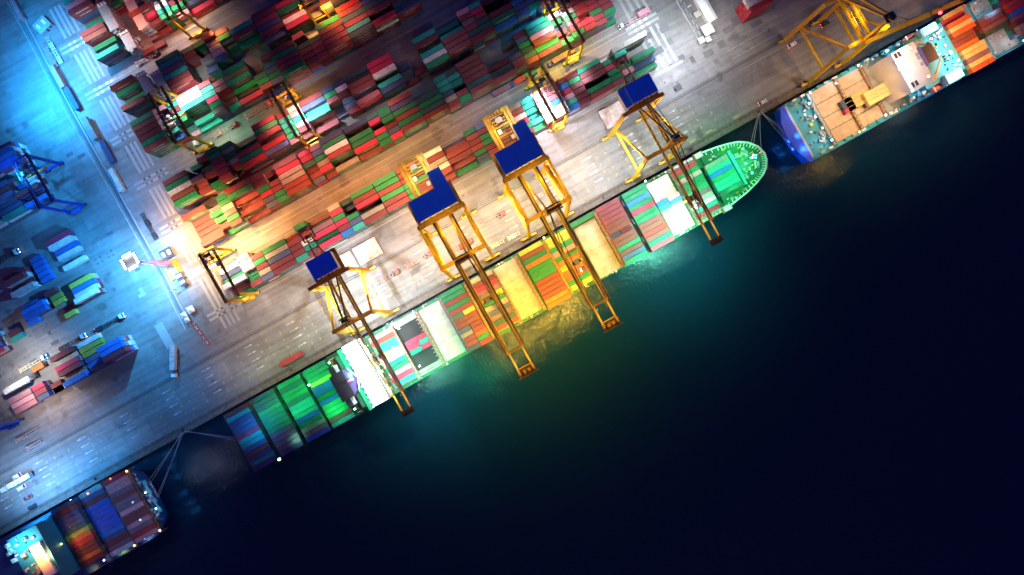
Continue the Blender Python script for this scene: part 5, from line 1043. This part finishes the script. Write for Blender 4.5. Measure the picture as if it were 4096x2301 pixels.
b = MB(); b.box(-1.6, 1.6, -1.4, 1.4, 0, 2.3, HATCH); b.box(-1.7, 1.7, -1.5, 1.5, 2.3, 2.45, mat('beige_roof', (.42, .4, .33), .6)); solo('storage_hut', b, 'beige-roofed hut next to the white shed', 'hut', 324.9, 58.6)
b = MB()
for k in range(9): b.box(-1.2+.25*k, 1.0+.18*k, -k*1.5, -k*1.5+.35, 0, 1.0, REDP); b.box(-.2+.2*k, .1+.2*k, -k*1.5-1.2, -k*1.5, .3, .6, CANVAS if k % 2 else REDP)
solo('striped_barrier', b, 'run of red and white water barriers by the small canopies', 'barrier', 30.6, 45.2)
for u, v, lab in ((32.5, 121, 'spindly signpost by the white-roofed road box'), (31.4, 64.6, 'signpost with small plates seaward of the tower'), (322.2, 63.5, 'lifebuoy-striped post by the shed lane')):
    r = root('signpost', lab, 'signpost', u, v); part('post', MB().tube([(0, 0, 0), (0, 0, 5)], .09, STEEL, 6), r); part('sign', MB().box(-.9, .9, -.06, .06, 4, 5.2, WHITE), r)
# tall white and red stack at the far corner
cc = [('R', 0), ('R', 2.8), ('R', 5.6), ('R', 8.4), ('R', 11.2)]
for k in range(5):
    for j in range(3):
        c = 'W' if (j > 0 and k == 4) else 'R'
        cont('%s long container, tier %s of row %s, tall stack by cross road' % (PNAME[c], ORD[k+1], ORD[j+1]), 349.0, 44.2+CW/2+j*2.6, k*2.8, c, group='tall corner stack')
# reefer racks
def reefer(label, u, v, d, h):
    r = root('reefer_rack', label, 'steel rack', u, v, 0, 0, 'reefer racks between the stacks'); b = MB()
    for x in (-2.3, 2.3):
        for k in range(int(d/2.78)+1): b.box(x-.15, x+.15, k*2.78-.15, k*2.78+.15, 0, h, STEEL)
    part('frame', b, r)
    for k in range(5):
        z = h-k*2.8
        if z > 1: b = MB(); b.box(-2.4, 2.4, -.6, d+.4-(k*2.4), z-.12, z, STEEL); rail(b, [(-2.4, -.6, z), (2.4, -.6, z)], STEEL); part('grating_floor', b, r)
    b = MB()
    for k in range(3): b.box(-1.6+k*1.5, -.7+k*1.5, d-1.4, d-.4, h, h+1, WHITE)
    part('power_outlet', b, r); b = MB()
    for k in range(int(h/2.8)): b.beam((-2.1+1*(k % 2), -.9, k*2.8), (.2+1*(k % 2), -.9, k*2.8+2.8), .6, .12, STEEL)
    part('stair', b, r)
reefer('grey reefer rack with tall slatted stairs between maroon and orange boxes', 84.0, 180, 16, 13); reefer('grey reefer rack beside the pale pink boxes', 71.5, 186, 14, 13); reefer('short grey reefer rack by the dark lorry park', 73.0, 176, 9, 9)
reefer('grey reefer rack at the road end of the fifth block', 71.4, 150, 12, 12); reefer('grey reefer rack touching the teal boxes of the fifth block', 77.6, 147.5, 12, 11)
truck('dark truck with red lamps parked among the reefer racks', 74, 172.4, 0, DARK, L=11); cont('maroon long container standing beside the dark truck by the racks', 80.5, 174.6, 0, 'M')
# a person in an orange vest on the dark apron
def person(label, u, v, head):
    pts = {'p': (0, 0, .95), 'c': (0, 0, 1.3), 'n': (0, 0, 1.5), 'h': (.03, 0, 1.66), 'kl': (.06, .1, .5), 'fl': (-.08, .1, .06), 'tl': (.1, .1, .04), 'kr': (.1, -.1, .5), 'fr': (.2, -.1, .06), 'tr': (.38, -.1, .04), 'sl': (0, .2, 1.4), 'el': (-.05, .25, 1.12), 'hl': (.08, .27, .9), 'sr': (0, -.2, 1.4), 'er': (.02, -.25, 1.12), 'hr': (.16, -.26, .92)}
    ks = list(pts); ed = [('p', 'c'), ('c', 'n'), ('n', 'h'), ('p', 'kl'), ('kl', 'fl'), ('fl', 'tl'), ('p', 'kr'), ('kr', 'fr'), ('fr', 'tr'), ('c', 'sl'), ('sl', 'el'), ('el', 'hl'), ('c', 'sr'), ('sr', 'er'), ('er', 'hr')]
    me = bpy.data.meshes.new('person'); me.from_pydata([pts[k] for k in ks], [(ks.index(a), ks.index(b)) for a, b in ed], []); o = bpy.data.objects.new('person', me); COL.objects.link(o); me.materials.append(mat('dark_workwear', (.05, .05, .08), .8))
    sk = o.modifiers.new('skin', 'SKIN'); rad = dict(p=.14, c=.16, n=.07, h=.11, kl=.07, kr=.07, sl=.07, sr=.07)
    for i, k in enumerate(ks): me.skin_vertices[0].data[i].radius = (rad.get(k, .045),)*2
    me.skin_vertices[0].data[0].use_root = True; o.modifiers.new('sub', 'SUBSURF').levels = 1; place(o, u, v, 0, head); tag(o, label, 'person')
    part('vest', MB().hexa([(-.17, -.24, .95), (.17, -.24, .95), (.17, .24, .95), (-.17, .24, .95), (-.17, -.23, 1.45), (.17, -.23, 1.45), (.17, .23, 1.45), (-.17, .23, 1.45)], VEST), o); part('helmet', MB().tube([(.03, 0, 1.68), (.03, 0, 1.74), (.03, 0, 1.8)], [.15, .14, .06], VEST, 10), o)
person('person in an orange vest standing alone on the dark apron near the raised-boom crane', 350.4, 17.3, .6)
# ================================================================ LIGHT
CWH = (.78, .9, 1); WHT = (1, .95, .88); BLU = (.02, .36, 1); CYN = (.22, .75, 1); WRM = (1, .55, .19); PCH = (1, .66, .42); YLW = (1, .60, .06); GRN = (.05, 1, .32); TEA = (.2, 1, .62); LIL = (.72, .78, 1); ORG = (1, .34, .07); REDL = (1, .28, .16)
LT = [  # photo position of the lamp, its height, colour, kW
 # blue yard
 (60, 330, 30, BLU, 420), (30, 60, 30, BLU, 120), (330, 700, 32, BLU, 36), (20, 700, 30, BLU, 50), (40, 2010, 26, BLU, 150), (0, 1950, 24, CWH, 50), (20, 1500, 22, WHT, 70), (110, 1660, 18, PCH, 34), (250, 1900, 26, BLU, 60), (560, 1600, 28, BLU, 24), (800, 1650, 28, BLU, 14), (200, 1000, 24, BLU, 20), (180, 1750, 26, LIL, 14),
 # road beside the stacks
 (290, 130, 28, CWH, 60), (370, 420, 28, LIL, 26), (520, 660, 28, LIL, 18), (600, 830, 28, PCH, 12), (930, 1500, 28, PCH, 16), (740, 1300, 28, LIL, 9), (640, 1180, 26, LIL, 8),
 # yard gantries and masts
 (690, 420, 22, WHT, 38), (760, 330, 22, WHT, 40), (820, 470, 20, TEA, 26), (860, 560, 12, WRM, 14), (690, 600, 12, WRM, 16),
 (720, 60, 22, ORG, 34), (650, 20, 22, WHT, 40), (480, 60, 24, REDL, 20), (600, 110, 22, REDL, 20), (850, 120, 16, ORG, 22), (1180, 30, 24, REDL, 20), (1300, 30, 20, YLW, 34), (1370, 40, 24, REDL, 24),
 (1240, 430, 21, CWH, 70), (1180, 520, 21, WHT, 40), (1190, 400, 20, WRM, 20), (1080, 480, 20, REDL, 20), (1000, 330, 24, ORG, 14), (940, 280, 26, GRN, 5), (1130, 380, 24, ORG, 12),
 (2240, 60, 22, WHT, 70), (2270, 160, 22, YLW, 70), (2180, 190, 22, YLW, 30), (2360, 60, 22, REDL, 24), (2290, 230, 14, CWH, 14), (2150, 60, 20, BLU, 14),
 (2210, 470, 22, LIL, 90), (2180, 380, 22, CWH, 46), (2120, 380, 14, CYN, 24), (2260, 540, 20, ORG, 18), (2330, 300, 16, CWH, 16),
 (760, 920, 30, WRM, 230), (870, 830, 28, ORG, 60), (820, 960, 28, WRM, 60), (980, 1010, 21, WRM, 46), (900, 1060, 21, WHT, 46), (960, 1190, 5, WRM, 30), (1050, 1150, 20, PCH, 20), (640, 1000, 26, PCH, 60),
 (1240, 760, 30, ORG, 60), (1060, 850, 28, ORG, 40), (1420, 680, 30, ORG, 30), (1560, 640, 34, WRM, 46), (1680, 740, 36, WRM, 56), (1330, 560, 26, REDL, 20), (1520, 420, 28, ORG, 12), (1420, 230, 30, REDL, 4), (1780, 540, 30, ORG, 22), (2040, 480, 32, WRM, 16), (1100, 620, 26, REDL, 24),
 (1500, 960, 30, REDL, 14), (1760, 160, 30, LIL, 3), (2000, 260, 30, LIL, 4), (1480, 380, 24, LIL, 9), (1900, 420, 22, LIL, 12),
 # apron under the cranes
 (1380, 1180, 40, CWH, 90), (1500, 1280, 38, CWH, 50), (1310, 1010, 36, WHT, 20), (1560, 950, 34, LIL, 26), (1560, 930, 30, WRM, 8), (1690, 1130, 36, LIL, 34), (1190, 1240, 36, PCH, 14), (1000, 1320, 36, PCH, 20), (880, 1380, 34, LIL, 8), (1120, 1150, 34, PCH, 14),
 (1800, 920, 36, YLW, 18), (1870, 890, 26, YLW, 22), (1830, 960, 30, WHT, 34), (2120, 740, 36, YLW, 18), (2200, 760, 28, YLW, 14), (2010, 860, 34, LIL, 40), (2150, 800, 30, WHT, 26), (2300, 640, 34, LIL, 24), (2250, 560, 30, PCH, 14),
 (2520, 640, 40, CWH, 44), (2420, 600, 36, CWH, 22), (2560, 420, 36, LIL, 16), (2330, 760, 36, LIL, 22), (2700, 420, 36, LIL, 20), (2900, 300, 34, LIL, 15), (3100, 180, 34, PCH, 4),
 (2680, 60, 28, CWH, 70), (2520, 60, 28, CWH, 50), (2760, 220, 26, CWH, 26), (2900, 60, 28, WHT, 40), (2700, 250, 22, LIL, 26),
 # ship
 (1310, 1520, 24, GRN, 7), (1320, 1640, 24, GRN, 12), (1220, 1530, 26, GRN, 12), (1180, 1640, 26, GRN, 9), (1335, 1650, 22, GRN, 5), (1100, 1560, 28, GRN, 10), (1050, 1640, 28, TEA, 8), (1000, 1720, 28, BLU, 14), (1440, 1420, 48, CWH, 26), (1490, 1500, 48, CWH, 26), (1530, 1570, 48, CWH, 16), (1400, 1500, 34, GRN, 5), (1380, 1420, 34, GRN, 5), (1180, 1760, 20, TEA, 3),
 (1600, 1440, 38, TEA, 20), (1560, 1390, 38, CWH, 14), (1660, 1540, 38, CWH, 6), (1770, 1420, 36, TEA, 9), (1800, 1480, 24, GRN, 10), (1720, 1330, 30, CWH, 6),
 (1970, 1250, 36, YLW, 16.5), (2010, 1330, 38, YLW, 14.3), (1900, 1180, 36, YLW, 9.9), (2080, 1400, 38, YLW, 13.2), (2120, 1120, 36, YLW, 8.8), (1930, 1300, 34, ORG, 4.4),
 (2290, 960, 36, YLW, 18.7), (2350, 1060, 38, YLW, 19.8), (2430, 1000, 34, YLW, 14.3), (2260, 1130, 34, ORG, 7.7), (2420, 1210, 38, YLW, 14.3), (2240, 870, 36, YLW, 7.7),
 (2730, 830, 36, WHT, 36), (2680, 760, 34, WHT, 14), (2800, 900, 36, TEA, 16), (2560, 840, 34, CWH, 12), (2620, 1000, 34, TEA, 14), (2850, 960, 38, TEA, 10),
 (3010, 640, 15, TEA, 14), (2990, 650, 24, GRN, 20), (2920, 700, 26, GRN, 14), (2900, 620, 30, TEA, 14), (2960, 560, 20, GRN, 14), (2960, 760, 20, GRN, 14), (2830, 680, 32, GRN, 16),
 # blue-sterned ship and the crane with the raised boom
 (3440, 300, 38, WRM, 16), (3500, 420, 34, YLW, 12), (3560, 310, 32, YLW, 10), (3300, 420, 32, PCH, 6), (3380, 540, 30, PCH, 5), (3620, 190, 30, WRM, 4), (3620, 400, 26, WRM, 5),
 (3260, 460, 16, CYN, 4), (3230, 590, 13, CYN, 5), (3190, 450, 14, CYN, 2), (3300, 560, 13, CYN, 4), (3250, 390, 13, CYN, 3), (3200, 540, 12, TEA, 2), (3330, 330, 12, CYN, 2), (3420, 280, 12, CYN, 2), (3560, 480, 12, CYN, 2), (3480, 530, 12, CYN, 2), (3400, 590, 12, CYN, 2),
 (3640, 260, 46, LIL, 14), (3700, 200, 46, PCH, 10), (3800, 150, 26, CYN, 7), (3820, 230, 24, CYN, 7), (3860, 260, 26, CYN, 7), (3700, 100, 22, CYN, 7), (3840, 330, 24, CYN, 6), (3640, 370, 20, CYN, 5), (3560, 200, 18, CYN, 4), (3720, 350, 24, CYN, 5), (3760, 90, 26, CYN, 7), (3620, 140, 20, CYN, 4), (3900, 150, 40, ORG, 26), (3960, 230, 40, WRM, 18), (3920, 90, 40, ORG, 12), (4050, 90, 36, ORG, 14), (3980, 30, 20, CYN, 8), (4030, 170, 18, CYN, 7), (4070, 150, 14, CWH, 4), (3440, 60, 50, YLW, 5), (3600, 120, 50, YLW, 5),
 # navy ship
 (110, 2250, 36, ORG, 10), (180, 2230, 30, WRM, 6), (40, 2200, 36, CYN, 14), (350, 1975, 14, REDL, 2), (440, 1915, 14, WRM, 2), (230, 2030, 15, WRM, 2), (480, 2220, 14, WRM, 2), (580, 2160, 14, CWH, 2), (360, 2290, 14, WRM, 2), (530, 2010, 14, CYN, 1.5), (560, 2080, 14, CYN, 1.5), (300, 2100, 40, BLU, 9), (480, 2080, 44, LIL, 5), (90, 2060, 22, CYN, 6),
]
for a in LT: lpx(a[0], a[1], a[2], a[3], a[4]*600*(a[2]/20)**1.5, .5, 128)
lamp(31.0, 77.6, 33.4, (.02, .36, 1), 420e3, .8, 150, (4, 82, 0))
lamp(31.0, 79, 33.4, CYN, 130e3, .8, 110, (20, 74, 0))
def craneglow(u0, hw, col, k, tip):
    for y, z in ((16, 50), (2, 52), (-16, 49), (-32, 49), (tip+6, 47)):
        for x in (-hw, hw): lamp(u0+x, y, z, col, k, .4)
    if tip < -45: lamp(u0-6, 47, 52, WRM, 9e3, .4); lamp(u0+6, 50, 52, WHT, 7e3, .4); lamp(u0, 20, 52, YLW, 6e3, .4)
lamp(166.5, -19, 39.5, YLW, 14e3, .4); lamp(208.6, -23.5, 39.5, YLW, 14e3, .4); lamp(266.6, -23.5, 39.5, WHT, 9e3, .4); lamp(112.2, -18, 39.5, WHT, 5e3, .4)
craneglow(112.2, 4.5, WRM, 900, -41); craneglow(266.6, 4.5, WRM, 800, -41); craneglow(166.5, 6.5, YLW, 2600, -51); craneglow(208.6, 6.5, YLW, 2600, -51); craneglow(366.5, 7, YLW, 800, 0)
for u_, k_ in ((101.2, 6), (120, 6), (155.6, 9), (177.4, 9), (198, 9), (219, 9), (257, 5), (276, 5)):
    for y_ in (10, 20): lamp(u_-2.5 if u_ in (155.6, 198, 101.2, 257) else u_+2.5, y_, 30, YLW, k_*1000, .4)
# lamps that shine straight on the water
for px, py, col, kw, z in ((1700, 1560, TEA, 22, 30), (2040, 1400, YLW, 18, 42), (2090, 1460, YLW, 20, 42), (2260, 1300, YLW, 40, 40), (2370, 1230, YLW, 24, 42), (2720, 1000, TEA, 45, 34), (2840, 930, TEA, 18, 42), (1900, 1600, GRN, 8, 40), (3560, 560, YLW, 5, 30)):
    lpx(px, py, z, col, kw*2600, .5, 150)
for px, py in ((3133, 520), (3140, 575), (3165, 600), (3175, 660), (620, 1840), (640, 1890), (660, 1930), (690, 2000), (720, 2040), (740, 2070)):
    lpx(px, py, 1.5, BLU, 500 if px > 3000 else 300, .4)
w = bpy.data.worlds.new('World'); sc.world = w; w.use_nodes = True
n = w.node_tree.nodes; l = w.node_tree.links; bg = n['Background']
sky = n.new('ShaderNodeTexSky'); sky.sky_type = 'NISHITA'; sky.sun_disc = False; sky.sun_elevation = math.radians(4); sky.sun_rotation = math.radians(200); sky.ozone_density = 4
tn = n.new('ShaderNodeMix'); tn.data_type = 'RGBA'; tn.blend_type = 'MULTIPLY'; tn.inputs['Factor'].default_value = 1; tn.inputs['B'].default_value = (1.6, .45, 1.25, 1)
l.new(sky.outputs['Color'], tn.inputs['A']); l.new(tn.outputs['Result'], bg.inputs['Color']); bg.inputs['Strength'].default_value = .15
L = bpy.data.lights.new('moon', 'SUN'); L.energy = .012; L.color = (.55, .68, 1); L.angle = math.radians(.5); mo = bpy.data.objects.new('moon', L); COL.objects.link(mo); mo.rotation_euler = (math.radians(35), 0, math.radians(20))
# ================================================================ CAMERA
cam = bpy.data.cameras.new('camera'); co = bpy.data.objects.new('camera', cam); COL.objects.link(co)
co.location = (0, 0, H); co.rotation_euler = (0, 0, 0); cam.sensor_width = 36; cam.lens = 36*S*H/4096; cam.clip_end = 5000; cam.clip_start = 1
sc.camera = co
sc.view_settings.view_transform = 'Standard'; sc.view_settings.look = 'None'; sc.view_settings.exposure = 0; sc.view_settings.gamma = 1
sc.cycles.use_denoising = True; sc.cycles.use_light_tree = True; sc.cycles.max_bounces = 5; sc.cycles.diffuse_bounces = 2; sc.cycles.glossy_bounces = 2; sc.cycles.sample_clamp_indirect = 4
